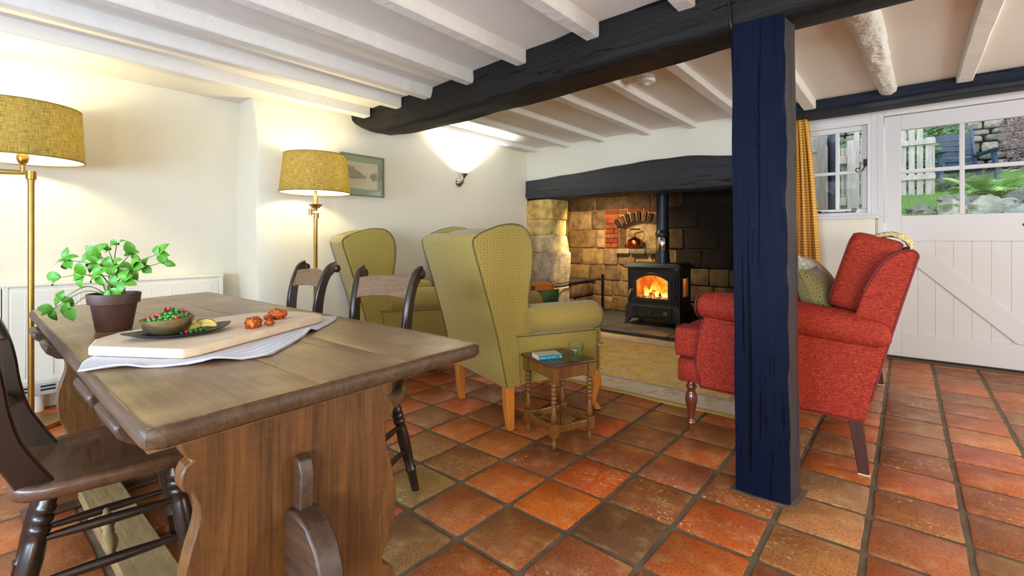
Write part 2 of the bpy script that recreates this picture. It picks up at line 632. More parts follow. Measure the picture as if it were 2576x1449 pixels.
# fabrics
def motif(name, bg, ring, dot, p=.030):
    t = NT(name)
    uv = t.n('SeparateXYZ', Vector=t.coord('UV')).outputs
    uh = t.math('MULTIPLY', uv[0], .76)
    s_ = t.math('DIVIDE', t.math('ADD', uh, uv[1]), p)
    d_ = t.math('DIVIDE', t.math('SUBTRACT', uh, uv[1]), p)
    a = t.math('SUBTRACT', t.math('FRACT', s_), .5)
    b = t.math('SUBTRACT', t.math('FRACT', d_), .5)
    # square-ish outline set on its point
    mx = t.math('MAXIMUM', t.math('ABSOLUTE', a), t.math('ABSOLUTE', b))
    r2 = t.math('SQRT', t.math('ADD', t.math('MULTIPLY', a, a), t.math('MULTIPLY', b, b)))
    rr = t.math('ADD', t.math('MULTIPLY', mx, .5), t.math('MULTIPLY', r2, .5))
    dotm = t.ramp(rr, [(.10, 1.0), (.135, 0.0)])
    ringm = t.ramp(rr, [(.19, 0.0), (.215, 1.0), (.265, 1.0), (.29, 0.0)])
    inner = t.ramp(rr, [(.19, 1.0), (.21, 0.0)])
    wv = t.noise(t.coord('UV', (260, 260, 260)), 1.0, 2)
    col = t.mix(wv, tuple(x * .84 for x in lin(bg)), tuple(x * 1.1 for x in lin(bg)))
    col = t.mix(t.math('MULTIPLY', inner, .35), col, lin((172, 122, 72)))
    col = t.mix(t.math('MULTIPLY', ringm, .52), col, lin(ring))
    col = t.mix(dotm, col, lin(dot))
    t.bump(t.noise(t.coord('UV', (420, 420, 420)), 1.0, 2), .25, .002)
    return t.set(col, .85, 0, .15, Sheen_Weight=.2)


M['green'] = motif('green_motif_fabric', (146, 130, 58), (206, 178, 110), (112, 36, 22), .029)
M['greenc'] = motif('cushion_motif_fabric', (140, 134, 84), (196, 190, 130), (96, 40, 30), .032)


def weave(name, a, b, c, sc=150):
    t = NT(name)
    v = t.coord('Object')
    w1 = t.n('TexWave', {'wave_type': 'BANDS', 'bands_direction': 'Z'}, Vector=v, Scale=sc * .6, Distortion=2.0, Detail=2.0).outputs[1]
    w2 = t.n('TexWave', {'wave_type': 'BANDS', 'bands_direction': 'DIAGONAL'}, Vector=v, Scale=sc * .5, Distortion=3.0, Detail=2.0).outputs[1]
    n = t.noise(t.coord('Object', (sc * .5, sc * .5, sc * 1.6)), 1.0, 3, .7)
    big = t.noise(v, 6, 3)
    col = t.mix(t.ramp(n, [(.36, 0.0), (.64, 1.0)]), lin(a), lin(b))
    col = t.mix(t.math('MULTIPLY', t.ramp(t.noise(t.coord('Object', (sc * 1.1, sc * 1.1, sc * 2.4)), 1.0, 2, .6), [(.60, 0.0), (.68, 1.0)]), .55), col, lin(c))
    col = t.mix(t.math('MULTIPLY', big, .35), col, lin(a))
    t.bump(t.math('ADD', t.math('MULTIPLY', w1, .5), t.math('ADD', t.math('MULTIPLY', w2, .3), n)), .22, .0022)
    return t.set(col, .8, 0, .15)


M['red'] = weave('red_woven_fabric', (122, 32, 26), (178, 60, 40), (226, 136, 74))
M['redp'] = plain('red_piping', (110, 34, 30), .8)
M['greenv'] = plain('dark_green_cotton', (38, 66, 26), .85, 0, .2, 20, .3, 200)
M['towel'] = None
t = NT('white_ribbed_towel')
v = t.coord('UV')
u_ = t.n('SeparateXYZ', Vector=v).outputs
st = t.math('FRACT', t.math('MULTIPLY', u_[0], 30.0))
stripe = t.ramp(st, [(.0, 1.0), (.10, 1.0), (.16, 0.0), (.94, 0.0), (1.0, 1.0)])
col = t.mix(t.math('MULTIPLY', stripe, .45), lin((216, 214, 218)), lin((120, 112, 108)))
t.bump(t.math('ADD', t.math('MULTIPLY', stripe, -1.0), t.noise(t.coord('UV', (300, 300, 300)), 1, 2)), .5, .003)
M['towel'] = t.set(col, .9, 0, .1)
t = NT('yellow_gingham')
u_ = t.n('SeparateXYZ', Vector=t.coord('UV')).outputs
ga = t.ramp(t.math('FRACT', t.math('MULTIPLY', u_[0], 42.0)), [(.48, 0.0), (.52, 1.0)])
gb = t.ramp(t.math('FRACT', t.math('MULTIPLY', u_[1], 42.0)), [(.48, 0.0), (.52, 1.0)])
g = t.math('MULTIPLY', t.math('ADD', ga, gb), .5)
col = t.ramp(g, [(0.0, lin((224, 198, 138))), (.5, lin((206, 150, 62))), (1.0, lin((184, 112, 22)))])
M['gingham'] = t.set(col, .9, 0, .1)
t = NT('floral_cotton')
v = t.coord('Object')
vo = t.n('TexVoronoi', Vector=v, Scale=11.0).outputs
f = t.ramp(vo[0], [(.18, 1.0), (.34, 0.0)])
col = t.mix(f, lin((224, 214, 192)), t.ramp(t.n('SeparateXYZ', Vector=vo[1]).outputs[0], [(0, lin((128, 60, 84))), (.4, lin((116, 112, 66))), (.7, lin((150, 96, 70))), (1, lin((120, 64, 110)))]))
col = t.mix(t.math('MULTIPLY', t.ramp(t.noise(v, 24, 3, .6, 2.0), [(.56, 0.0), (.6, 1.0)]), .6), col, lin((112, 122, 72)))
M['floral'] = t.set(col, .9, 0, .1)
t = NT('cream_knit')
v = t.coord('Object')
vo = t.n('TexVoronoi', Vector=v, Scale=170.0).outputs[0]
col = t.mix(t.ramp(t.noise(v, 240, 2), [(.45, 0.0), (.6, 1.0)]), lin((214, 182, 104)), lin((232, 222, 196)))
t.bump(vo, 1.0, .006)
M['knit'] = t.set(col, .95, 0, .1)

# rug
t = NT('gold_persian_rug')
v = t.coord('Object')
xy = t.n('SeparateXYZ', Vector=v).outputs
ex = t.math('SUBTRACT', 1.06, t.math('ABSOLUTE', xy[0]))
ey = t.math('SUBTRACT', .87, t.math('ABSOLUTE', xy[1]))
e = t.math('ADD', t.math('MINIMUM', ex, ey), t.math('MULTIPLY', t.math('SUBTRACT', t.noise(v, 12, 2), .5), .02))
n = t.noise(v, 7, 5, .6)
field = t.ramp(n, [(.3, lin((204, 170, 96))), (.5, lin((238, 198, 92))), (.7, lin((240, 212, 132)))])
vw = t.n('VectorMath', {'operation': 'ADD'}, Vector=v).outputs[0]
vo = t.n('TexVoronoi', Vector=v, Scale=5.6).outputs
wsp = t.noise(v, 60, 4, .6)
flw = t.math('MULTIPLY', t.ramp(t.math('ADD', vo[0], t.math('MULTIPLY', t.math('SUBTRACT', t.noise(v, 22, 3), .5), .34)), [(.05, .2), (.12, 1.0), (.30, 1.0), (.36, 0.0)]), t.ramp(wsp, [(.44, 0.0), (.56, 1.0)]))
field = t.mix(t.math('MULTIPLY', flw, .9), field, lin((226, 206, 170)))
spot = t.ramp(t.noise(v, 30, 4, .75), [(.58, 0.0), (.66, .8)])
field = t.mix(spot, field, lin((122, 76, 54)))
bord = t.mix(t.math('MULTIPLY', t.ramp(t.n('TexVoronoi', Vector=v, Scale=7.0).outputs[0], [(.16, 1.0), (.34, 0.0)]), t.ramp(wsp, [(.46, 0.0), (.58, .8)])), lin((224, 210, 184)), lin((170, 112, 76)))
bord = t.mix(t.ramp(t.noise(v, 11, 4), [(.5, 0.0), (.62, .6)]), bord, lin((206, 180, 112)))
m1 = t.ramp(e, [(.0, 0.0), (1, 0.0)])
inb = t.ramp(e, [(.30, 0.0), (.31, 1.0)])
line = t.ramp(e, [(.255, 0.0), (.262, 1.0), (.30, 1.0), (.307, 0.0)])
edge = t.ramp(e, [(.035, 1.0), (.045, 0.0)])
col = t.mix(inb, bord, field)
col = t.mix(t.math('MULTIPLY', line, .5), col, lin((150, 120, 70)))
col = t.mix(edge, col, lin((182, 150, 72)))
t.bump(t.noise(v, 190, 3), .6, .006)
M['rug'] = t.set(col, .95, 0, .05, Sheen_Weight=.2)


# lampshade linen
def linen(name, c, c2):
    t = NT(name)
    v = t.coord('UV')
    a = t.noise(t.coord('UV', (24, 280, 1)), 1.0, 4, .65)
    b = t.noise(t.coord('UV', (320, 20, 1)), 1.0, 4, .65)
    g = t.math('MULTIPLY', t.math('ADD', a, b), .5)
    col = t.ramp(g, [(.36, lin(c)), (.58, lin(c2))])
    df = t.n('BsdfDiffuse', Color=col)
    tr = t.n('BsdfTranslucent', Color=col)
    mx = t.n('MixShader', Fac=.46)
    t.t.links.new(df.outputs[0], mx.inputs[1])
    t.t.links.new(tr.outputs[0], mx.inputs[2])
    t.t.links.new(mx.outputs[0], t.out.inputs['Surface'])
    return t.m


M['linen'] = linen('shade_linen', (70, 58, 24), (190, 168, 98))
t = NT('shade_lining')
df = t.n('BsdfDiffuse', Color=(.86, .84, .78, 1))
tr = t.n('BsdfTranslucent', Color=(.86, .82, .7, 1))
mx = t.n('MixShader', Fac=.42)
t.t.links.new(df.outputs[0], mx.inputs[1])
t.t.links.new(tr.outputs[0], mx.inputs[2])
t.t.links.new(mx.outputs[0], t.out.inputs['Surface'])
M['lining'] = t.m


def emit(name, c, s):
    t = NT(name)
    return t.set((0, 0, 0), .5, 0, 0, Emission_Color=(*c, 1), Emission_Strength=s)


M['bulb'] = emit('lit_bulb', (1, .9, .65), 14)
t = NT('flame')
z = t.n('SeparateXYZ', Vector=t.coord('Generated')).outputs[2]
nn = t.noise(t.coord('Object'), 26, 3)
k = t.math('ADD', z, t.math('MULTIPLY', t.math('SUBTRACT', nn, .5), .5))
col = t.ramp(k, [(.05, (1, .72, .3)), (.4, (1, .42, .07)), (.75, (.95, .22, .02)), (1, (.5, .07, .0))])
em = t.n('Emission', Color=col, Strength=t.ramp(k, [(.0, 7.0), (.5, 3.0), (1, .8)]))
tp = t.n('BsdfTransparent')
mx = t.n('MixShader', Fac=t.ramp(k, [(.25, .95), (.9, .15)]))
t.t.links.new(tp.outputs[0], mx.inputs[1])
t.t.links.new(em.outputs[0], mx.inputs[2])
t.t.links.new(mx.outputs[0], t.out.inputs['Surface'])
M['flame'] = t.m
t = NT('glowing_embers')
nn = t.noise(t.coord('Object'), 40, 4)
M['ember'] = t.set(lin((40, 26, 18)), .9, 0, .1, Emission_Color=t.ramp(nn, [(.4, (.25, .03, 0)), (.6, (1, .4, .06))]), Emission_Strength=t.ramp(nn, [(.42, 0.0), (.62, 2.5)]))
M['firebrick'] = plain('firebrick', (176, 128, 84), .9, 0, .3, 14)


def glass(name, tint=(1, 1, 1), rough=0.0, refl=.08):
    t = NT(name)
    tp = t.n('BsdfTransparent', Color=(*tint, 1))
    gl = t.n('BsdfGlossy', Roughness=rough)
    fr = t.n('LayerWeight', Blend=.5)
    fz = t.math('ADD', .035, t.math('MULTIPLY', t.math('POWER', fr.outputs[1], 5.0), .85))
    mx = t.n('MixShader', Fac=fz)
    t.t.links.new(tp.outputs[0], mx.inputs[1])
    t.t.links.new(gl.outputs[0], mx.inputs[2])
    t.t.links.new(mx.outputs[0], t.out.inputs['Surface'])
    return t.m


M['pane'] = glass('window_glass', (.97, .985, .98))
M['stoveglass'] = glass('sooty_stove_glass', (.86, .76, .62))
M['tumbler'] = glass('clear_tumbler', (.95, .97, .96))
M['water'] = glass('clear_water', (.92, .97, .93))

# plants and food
def leafm(name, a, b, tr=.3):
    t = NT(name)
    v = t.coord('World')
    col = t.mix(t.noise(v, 30, 3), lin(a), lin(b))
    t.bump(t.noise(v, 160, 3), .4, .004)
    return t.set(col, .42, 0, .4, Subsurface_Weight=0.0)


M['mint'] = leafm('mint_leaf', (44, 110, 20), (98, 164, 40))
M['stem'] = plain('mint_stem', (96, 112, 44), .6)
M['grass'] = leafm('lawn_grass', (70, 140, 54), (150, 206, 96))
M['fern'] = leafm('fern_frond', (78, 140, 60), (168, 204, 120))
M['bush'] = leafm('dark_leaves', (44, 84, 50), (110, 158, 100))
M['redleaf'] = leafm('purple_leaves', (66, 58, 56), (150, 118, 122))
M['earth'] = plain('garden_earth', (84, 112, 56), .95, 0, .3, 8, .8, 30, coord='World')
M['pea'] = plain('green_pea', (58, 136, 46), .3, 0, .2, 60)
M['pom'] = plain('pomegranate_seed', (186, 44, 66), .2, 0, .3, 60)
M['lemonp'] = plain('lemon_peel', (232, 190, 36), .4, 0, .1, 60, .2, 200)
M['lemonf'] = plain('lemon_flesh', (232, 216, 130), .3, 0, .15, 90, .3, 120)
t = NT('fried_batter')
v = t.coord('Object')
n1 = t.noise(v, 60, 5, .65)
col = t.ramp(n1, [(.32, lin((92, 34, 14))), (.5, lin((172, 76, 26))), (.68, lin((224, 136, 44)))])
t.bump(n1, 1.0, .006)
M['fried'] = t.set(col, .5, 0, .4)
M['teal'] = plain('teal_paper', (20, 124, 146), .4, 0, .08, 30)
M['cover'] = None
t = NT('printed_cover')
v = t.coord('Object')
n1 = t.noise(v, 22, 4, .6, 1.0)
col = t.ramp(n1, [(.3, lin((196, 176, 140))), (.45, lin((224, 210, 184))), (.55, lin((170, 190, 186))), (.62, lin((226, 206, 186))), (.75, lin((204, 120, 110)))])
M['cover'] = t.set(col, .4)
M['paper'] = plain('page_edges', (226, 206, 176), .8)
M['lettering'] = plain('pale_lettering', (196, 226, 226), .5)
M['blueseat'] = plain('blue_grey_paint', (58, 78, 104), .5, 0, .2, 10)
M['picgreen'] = plain('sage_frame', (116, 126, 106), .45, 0, .1, 12)
M['mount'] = plain('sage_mount', (168, 174, 148), .8, 0, .04, 12)
t = NT('sepia_etching')
uv = t.n('SeparateXYZ', Vector=t.coord('UV')).outputs
x, y = uv[0], uv[1]
# a street of houses receding to a horizon, drawn in tone
hor = .46
roof = t.math('SUBTRACT', .92, t.math('MULTIPLY', x, .72))
roof = t.math('ADD', roof, t.math('MULTIPLY', t.math('SUBTRACT', t.noise(t.coord('UV', (9, .01, 1)), 1.0, 2), .5), .34))
house = t.math('MULTIPLY', t.math('LESS_THAN', y, roof), t.math('GREATER_THAN', y, t.math('SUBTRACT', .44, t.math('MULTIPLY', t.math('SUBTRACT', 1.0, x), .12))))
house = t.math('MULTIPLY', house, t.math('LESS_THAN', x, .62))
trees = t.math('MULTIPLY', t.math('LESS_THAN', t.math('ADD', t.math('POWER', t.math('DIVIDE', t.math('SUBTRACT', x, .96), .2), 2.0), t.math('POWER', t.math('DIVIDE', t.math('SUBTRACT', y, .5), .16), 2.0)), 1.0), 1.0)
tone = t.math('MULTIPLY', t.math('MAXIMUM', house, trees), t.ramp(t.noise(t.coord('UV', (26, 30, 1)), 1.0, 5, .8), [(.38, .15), (.58, 1.0)]))
fig = t.math('LESS_THAN', t.math('ADD', t.math('POWER', t.math('DIVIDE', t.math('SUBTRACT', x, .86), .02), 2.0), t.math('POWER', t.math('DIVIDE', t.math('SUBTRACT', y, .36), .06), 2.0)), 1.0)
tone = t.math('MAXIMUM', tone, fig)
col = t.mix(t.noise(t.coord('UV', (60, 60, 1)), 1.0, 3), lin((222, 206, 178)), lin((238, 224, 200)))
col = t.mix(t.math('MULTIPLY', tone, .75), col, lin((70, 60, 56)))
M['etch'] = t.set(col, .6)
M['printw'] = plain('print_margin', (226, 216, 198), .7)
M['drain'] = plain('black_drainpipe', (34, 44, 66), .4)
M['moss'] = leafm('moss', (70, 110, 56), (130, 170, 96))


# ------------------------------------------------------------------ floor
R_ = Vector((cos(YAW), sin(YAW), 0))
F_ = Vector((-sin(YAW), cos(YAW), 0))


def px_area(x, y, s):
    """rough size in the photograph of a floor tile centred at x, y (0 when out of frame)"""
    d = x * F_.x + y * F_.y
    if d < .3:
        return 0
    u = 1288 + FPX * (x * R_.x + y * R_.y) / d
    v = 606.4 + FPX / d
    if -120 < u < 2700 and v < 1600:
        return 1 / d ** 3
    return 0


floor = MB().box(-4.1, 2.7, -1.95, 6.05, -.10, -.005).build('floor', M['grout'], None, smooth=None)
tag(floor, 'terracotta tiled floor with grey joints', kind='structure')
TS, TOX, TOY = .26324, -1.68463, 1.35783
TCOL = {(2, 0): (205, 92, 20), (2, 1): (195, 75, 25), (1, 0): (188, 88, 38), (1, -1): (172, 88, 48), (0, 0): (148, 84, 52), (0, -1): (155, 112, 72), (-1, 0): (165, 108, 74), (-1, 1): (192, 98, 48), (-2, 1): (150, 90, 66), (-2, 2): (196, 88, 54), (0, 1): (178, 94, 48), (1, 1): (138, 66, 40), (1, 2): (142, 68, 38), (2, 2): (150, 72, 42), (2, -1): (155, 82, 46), (1, -2): (138, 88, 58), (2, -2): (175, 82, 42), (3, 0): (112, 68, 52), (3, 1): (142, 72, 46), (3, -1): (168, 84, 58), (3, 2): (168, 84, 62), (1, 3): (182, 66, 26), (-1, 2): (146, 76, 46), (2, 3): (140, 75, 45), (4, 1): (185, 78, 36), (4, 0): (188, 84, 34), (5, 1): (178, 104, 64), (5, 2): (182, 114, 78), (5, 3): (168, 112, 86), (5, 4): (182, 82, 38), (5, 5): (162, 92, 62), (6, 2): (176, 92, 62), (6, 4): (190, 92, 62), (6, 6): (160, 96, 68), (7, 6): (196, 92, 62), (7, 7): (205, 116, 68), (5, 6): (180, 78, 36)}
PAL = [(176, 84, 44), (160, 80, 46), (188, 90, 48), (150, 80, 54), (168, 92, 58), (140, 76, 48), (182, 78, 40), (164, 100, 64)]


def tile_mb(seed, mb=None, ox=0, oy=0):
    rg = random.Random(seed)
    h = TS / 2 - .0085
    out = []
    for k in range(4):
        a = [(-h, -h), (h, -h), (h, h), (-h, h)][k]
        b = [(-h, -h), (h, -h), (h, h), (-h, h)][(k + 1) % 4]
        for q in (.04, .34, .66, .96):
            x, y = a[0] + (b[0] - a[0]) * q, a[1] + (b[1] - a[1]) * q
            j = rg.uniform(-.0035, .001)
            nx, ny = (b[1] - a[1]) / (2 * h), -(b[0] - a[0]) / (2 * h)
            out.append((x + nx * j, y + ny * j))
    mb = mb or MB()
    r0 = [(ox + x, oy + y, -.02) for x, y in out]
    r1 = [(ox + x, oy + y, -.003) for x, y in out]
    r2 = [(ox + x * .965, oy + y * .965, 0.0) for x, y in out]
    return mb.loft([r0, r1, r2])


TM = [tile_mb(k).mesh('tile', 40) for k in range(8)]
for m_ in TM:
    m_.materials.append(M['tile'])
cells = []
for i in range(-9, 17):
    for j in range(-13, 15):
        x, y = TOX + (i + .5) * TS, TOY + (j + .5) * TS
        if not (-3.95 < x < 2.55 and -1.75 < y < 5.22):
            continue
        if -2.5 < x < -.72 and 2.98 < y < 4.4:
            continue        # under the rug
        if -3.4 < x < -.9 and y > 4.75 or (x < -3.3 and y > 4.6) or (x < -.85 and y > 4.62) or (x < -3.55 and y > 1.5):
            continue
        cells.append((px_area(x, y, TS), i, j, x, y))
cells.sort(reverse=True)
rest = MB()
rg = random.Random(3)
for n_, (a, i, j, x, y) in enumerate(cells):
    c = TCOL.get((i, j)) or PAL[(i * 7 + j * 13 + (i * j) % 5) % 8]
    if n_ < 285 and a > 0:
        o = link('tile', TM[(i * 5 + j * 3) % 8], None, floor)
        o.location = (x, y, rg.uniform(-.0012, .0006))
        o.rotation_euler = (rg.uniform(-.004, .004), rg.uniform(-.004, .004), (pi / 2) * ((i + 2 * j) % 4) + rg.uniform(-.012, .012))
        o.color = L4(c)
    else:
        tile_mb(i * 31 + j, rest, x, y)
o = rest.build('tile_field', M['tile'], floor, 40)
o.color = L4((168, 86, 50))
tag(o, kind='stuff')

# ------------------------------------------------------------------ walls
W = M['wall']


def wall(name, boxes, m=None, bevel=0):
    mb = MB()
    for b in boxes:
        mb.box(*b)
    o = mb.build(name, m or W, None, smooth=None, bevel=bevel)
    return tag(o, kind='structure')


# left wall: recess behind the table, then a leaning nib and the main run
rings = []
for z in (-.02, .4, .8, 1.2, 1.5, 1.68, 1.82, 1.94, 2.04, 2.2):
    s = -max(0, z - 1.55) ** 1.7 * .42
    w = .012 * sin(z * 3.1 + 1)
    w2 = .008 * sin(z * 4.4)
    rings.append([(-4.3, 1.43 + w, z), (-3.60 + s - .012 + w2, 1.43 + w, z), (-3.60 + s + w2, 1.445 + w, z), (-3.60 + s * .75, 1.60, z), (-3.60 + s * .3, 1.9, z), (-3.6, 2.2, z), (-3.6, 4.9, z), (-4.3, 4.9, z)])
tag(MB().loft(rings).build('wall_left', W, None, 50), kind='structure')
wall('wall_left_recess', [(-4.2, -3.98, -1.95, 1.45, -.02, 2.3)])
wall('wall_front', [(-4.2, -2.5, -1.95, -1.8, -.02, 2.3), (-.2, .45, -1.95, -1.8, -.02, 2.3), (2.05, 2.75, -1.95, -1.8, -.02, 2.3), (.45, 2.05, -1.95, -1.8, -.02, .52), (.45, 2.05, -1.95, -1.8, 1.43, 2.3), (-2.5, -.2, -1.95, -1.8, -.02, .58), (-2.5, -.2, -1.95, -1.8, 1.58, 2.3)])
wall('wall_right', [(2.6, 2.75, -1.95, .9, -.02, 2.3), (2.6, 2.75, 4.3, 5.3, -.02, 2.3), (2.6, 2.75, .9, 4.3, -.02, .7), (2.6, 2.75, .9, 4.3, 1.95, 2.3)])
wall('wall_chimney', [(-4.0, -1.05, 4.58, 4.92, 1.62, 2.3)])
wall('wall_chimney_side', [(-1.05, -.95, 4.58, 5.35, -.02, 2.3)])
wall('wall_window', [(-.95, -.74, 5.13, 5.35, -.02, 2.3), (-.95, -.205, 4.95, 5.35, -.02, 1.19), (-.95, 2.75, 5.13, 5.35, 2.10, 2.4), (.90, 2.75, 5.13, 5.35, -.02, 2.3)])

# simple casements in the two unseen walls; first assumed, others added for fill
for nm, ax, c0, c1, z0, z1, pos in (('assumed_window_3', 'y', -2.5, -.2, .58, 1.58, -1.87), ('fill_window_5', 'y', .45, 2.05, .52, 1.43, -1.87), ('fill_window_4', 'x', .9, 4.3, .7, 1.95, 2.67)):
    fr = MB()
    pn = MB()
    def bx(mb, a0, a1, q0, q1, d):
        if ax == 'y':
            mb.box(a0, a1, pos - d, pos + d, q0, q1)
        else:
            mb.box(pos - d, pos + d, a0, a1, q0, q1)
    bx(fr, c0, c0 + .05, z0, z1, .03); bx(fr, c1 - .05, c1, z0, z1, .03)
    bx(fr, c0 + .05, c1 - .05, z0, z0 + .05, .03); bx(fr, c0 + .05, c1 - .05, z1 - .05, z1, .03)
    for q in (1 / 3, 2 / 3):
        m0 = c0 + (c1 - c0) * q
        bx(fr, m0 - .02, m0 + .02, z0 + .05, z1 - .05, .025)
    bx(pn, c0 + .04, c1 - .04, z0 + .04, z1 - .04, .003)
    o = fr.build(nm, M['white'], None, None)
    tag(o, kind='structure')
    pn.build('pane', M['pane'], o, None)

# ------------------------------------------------------------------ ceiling and joists
ceil = MB().box(-4.2, 2.75, -1.95, 2.20, 2.07, 2.3).box(-4.2, 2.75, 2.20, 5.35, 2.13, 2.34).build('ceiling', M['ceil'], None, None)
tag(ceil, kind='structure')


def joist(x, y0, y1, zb, zt, w, seed, m='joist', amp=.004):
    n = 22
    rings = []
    for k in range(n + 1):
        y = y0 + (y1 - y0) * k / n
        dx = amp * 1.6 * mnoise.noise(Vector((seed * 5.1, y * .9, 0)))
        dz = amp * 1.4 * mnoise.noise(Vector((seed * 3.1, y * 1.3, 7)))
        a = w / 2 * (1 + .10 * mnoise.noise(Vector((seed, y * 2.0, 3))))
        c = .006 + .006 * abs(mnoise.noise(Vector((seed, y * 3.0, 9))))
        rings.append([(x - a + dx, y, zt), (x - a + dx, y, zb + dz + c), (x - a + c + dx, y, zb + dz), (x + a - c + dx, y, zb + dz), (x + a + dx, y, zb + dz + c), (x + a + dx, y, zt)])
    return MB().loft(rings).build('joist', M[m], ceil, 40)


for k, x in enumerate((-3.335, -2.92, -2.565, -2.12, -1.672, -1.19, -.72, -.27, .18, .64, 1.1, 1.56, 2.02, 2.46)):
    joist(x, -1.8, 2.15, 1.995, 2.08, .076 if k != 0 else .09, k + 1)
for k, x in enumerate((-3.465, -3.0, -2.555, -2.03, -1.575, -1.12)):
    joist(x, 2.2, 4.6, 2.082, 2.14, .084, k + 30)
joist(-.60, 2.2, 4.6, 2.062, 2.14, .085, 41)
joist(.302, 2.2, 4.6, 2.085, 2.14, .085, 43)
joist(.78, 2.2, 4.6, 2.085, 2.14, .085, 44)
joist(1.28, 2.2, 4.6, 2.085, 2.14, .085, 45)
joist(1.76, 2.2, 4.6, 2.085, 2.14, .085, 46)
joist(2.24, 2.2, 4.6, 2.085, 2.14, .085, 47)
# the hewn, lumpy limewashed joist
rings = []
for k in range(61):
    y = 2.2 + 2.3 * k / 60
    cx = -.215 + .054 * (y - 2.2) + .012 * sin((y - 2.2) * 2.1)
    ring = []
    for i in range(15):
        a = pi * i / 14
        r = (.076 - .010 * (y - 2.2)) * (1 + .13 * mnoise.noise(Vector((i * .55, y * 5, 2))) + .10 * mnoise.noise(Vector((i * 1.5, y * 16, 5))))
        ring.append((cx - cos(a) * r * 1.0, y, 2.142 - sin(a) ** .5 * r * 1.15))
    rings.append(ring)
MB().loft(rings).build('joist', M['joist_rough'], ceil, 60)['label'] = 'rough hewn white joist with lumpy limewash'


# ------------------------------------------------------------------ black beam, post, lintel
def hewn(name, secs, m, amp, label, n=60, fr=3.0):
    """secs: (x, [ring of (y, z)]) interpolated along x, roughened"""
    rings = []
    for k in range(n + 1):
        x = secs[0][0] + (secs[-1][0] - secs[0][0]) * k / n
        for a, b in zip(secs, secs[1:]):
            if a[0] <= x <= b[0] + 1e-9:
                q = (x - a[0]) / (b[0] - a[0])
                ring = [((p[0] * (1 - q) + r[0] * q), (p[1] * (1 - q) + r[1] * q)) for p, r in zip(a[1], b[1])]
                break
        # subdivide the ring and roughen
        fine = []
        for i in range(len(ring)):
            p, r = ring[i], ring[(i + 1) % len(ring)]
            for q in (0, .33, .67):
                fine.append((p[0] + (r[0] - p[0]) * q, p[1] + (r[1] - p[1]) * q))
        rings.append([(x, y + amp * mnoise.noise(Vector((x * fr, y * 9, z * 9))) + amp * .6 * mnoise.noise(Vector((x * 9, y * 20, z * 20))), z + amp * mnoise.noise(Vector((x * fr + 9, y * 9, z * 9)))) for y, z in fine])
    o = MB().loft(rings).build(name, M[m], None, 50)
    return tag(o, label, kind='structure')


def sec(yf, yb, zb, zt, ch=.02):
    return [(yf, zt), (yf - .008, (zt + zb) / 2), (yf, zb + ch), (yf + ch, zb), (yb - ch, zb), (yb, zb + ch), (yb, zt)]


hewn('ceiling_beam', [(-3.66, sec(2.19, 2.42, 2.03, 2.12)), (-3.50, sec(2.185, 2.43, 1.955, 2.12)), (-3.36, sec(2.18, 2.42, 1.895, 2.12)), (-3.15, sec(2.17, 2.40, 1.868, 2.12)), (-2.5, sec(2.145, 2.385, 1.857, 2.12)), (-1.9, sec(2.095, 2.35, 1.857, 2.12)), (-1.2, sec(2.035, 2.295, 1.857, 2.12)), (-.5, sec(2.022, 2.235, 1.857, 2.12)), (2.6, sec(2.03, 2.24, 1.88, 2.14))],
     'beam', .011, 'long black painted hewn beam across the ceiling', 110)

# post
rings = []
for k in range(47):
    z = -.01 + (1.868 + .01) * k / 46
    le = -.010 * z
    base = [(-.527, 2.028), (-.46, 2.024), (-.40, 2.027), (-.352, 2.030), (-.338, 2.040), (-.330, 2.09), (-.322, 2.150), (-.33, 2.172), (-.42, 2.176), (-.52, 2.17), (-.529, 2.10)]
    ring = []
    for i, (x, y) in enumerate(base):
        a = .0035 if i not in (3, 4) else .008
        f = 4 if i not in (3, 4) else 13
        ring.append((x + le + a * mnoise.noise(Vector((i * 2.1, z * f, 1))) + (.008 * mnoise.noise(Vector((0, z * 1.6, 5)))), y + a * mnoise.noise(Vector((i * 2.1, z * f, 8))), z))
    rings.append(ring)
po_ = MB().loft(rings).build('timber_post', M['post'], None, 30)
po_.data.materials.append(M['post_side_lit'])
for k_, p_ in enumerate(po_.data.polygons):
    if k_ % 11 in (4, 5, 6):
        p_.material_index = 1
tag(po_, 'dark painted timber post carrying the long ceiling beam', kind='structure')
col_ = MB()
col_.prism([(-.547, 2.016), (-.47, 2.010), (-.40, 2.016), (-.342, 2.012), (-.318, 2.04), (-.306, 2.12), (-.30, 2.2), (-.55, 2.2)], 'z', -.004, .0018)
o = col_.build('post_collar', M['grout'], floor, 40)

# lintel over the inglenook
def lsec(zb, zt):
    return [(4.552, zt), (4.545, zt - .05), (4.545, zb + .06), (4.56, zb + .01), (4.62, zb), (4.88, zb), (4.88, zt)]


hewn('fireplace_lintel', [(-3.64, lsec(1.505, 1.735)), (-3.2, lsec(1.50, 1.752)), (-2.8, lsec(1.505, 1.772)), (-2.35, lsec(1.512, 1.802)), (-1.95, lsec(1.507, 1.822)), (-1.6, lsec(1.50, 1.815)), (-1.02, lsec(1.49, 1.762))],
     'lintel', .011, 'dark arched timber lintel over the fireplace opening', 80)

# beam over door and window
MB().loft([[(x, 4.45, 2.14), (x, 4.452, 2.062 + .004 * sin(x * 5)), (x, 4.47, 2.046 + .003 * sin(x * 7)), (x, 4.62, 2.05 + .003 * sin(x * 3)), (x, 4.635, 2.062), (x, 4.66, 2.055), (x, 4.86, 2.06 + .003 * sin(x * 4)), (x, 4.87, 2.14)] for x in [-.96 + 3.58 * k / 40 for k in range(41)]]).build('window_beam', M['rail'], None, 40)
tag(bpy.data.objects['window_beam'], 'black timber beam above the window and the garden door', kind='structure')

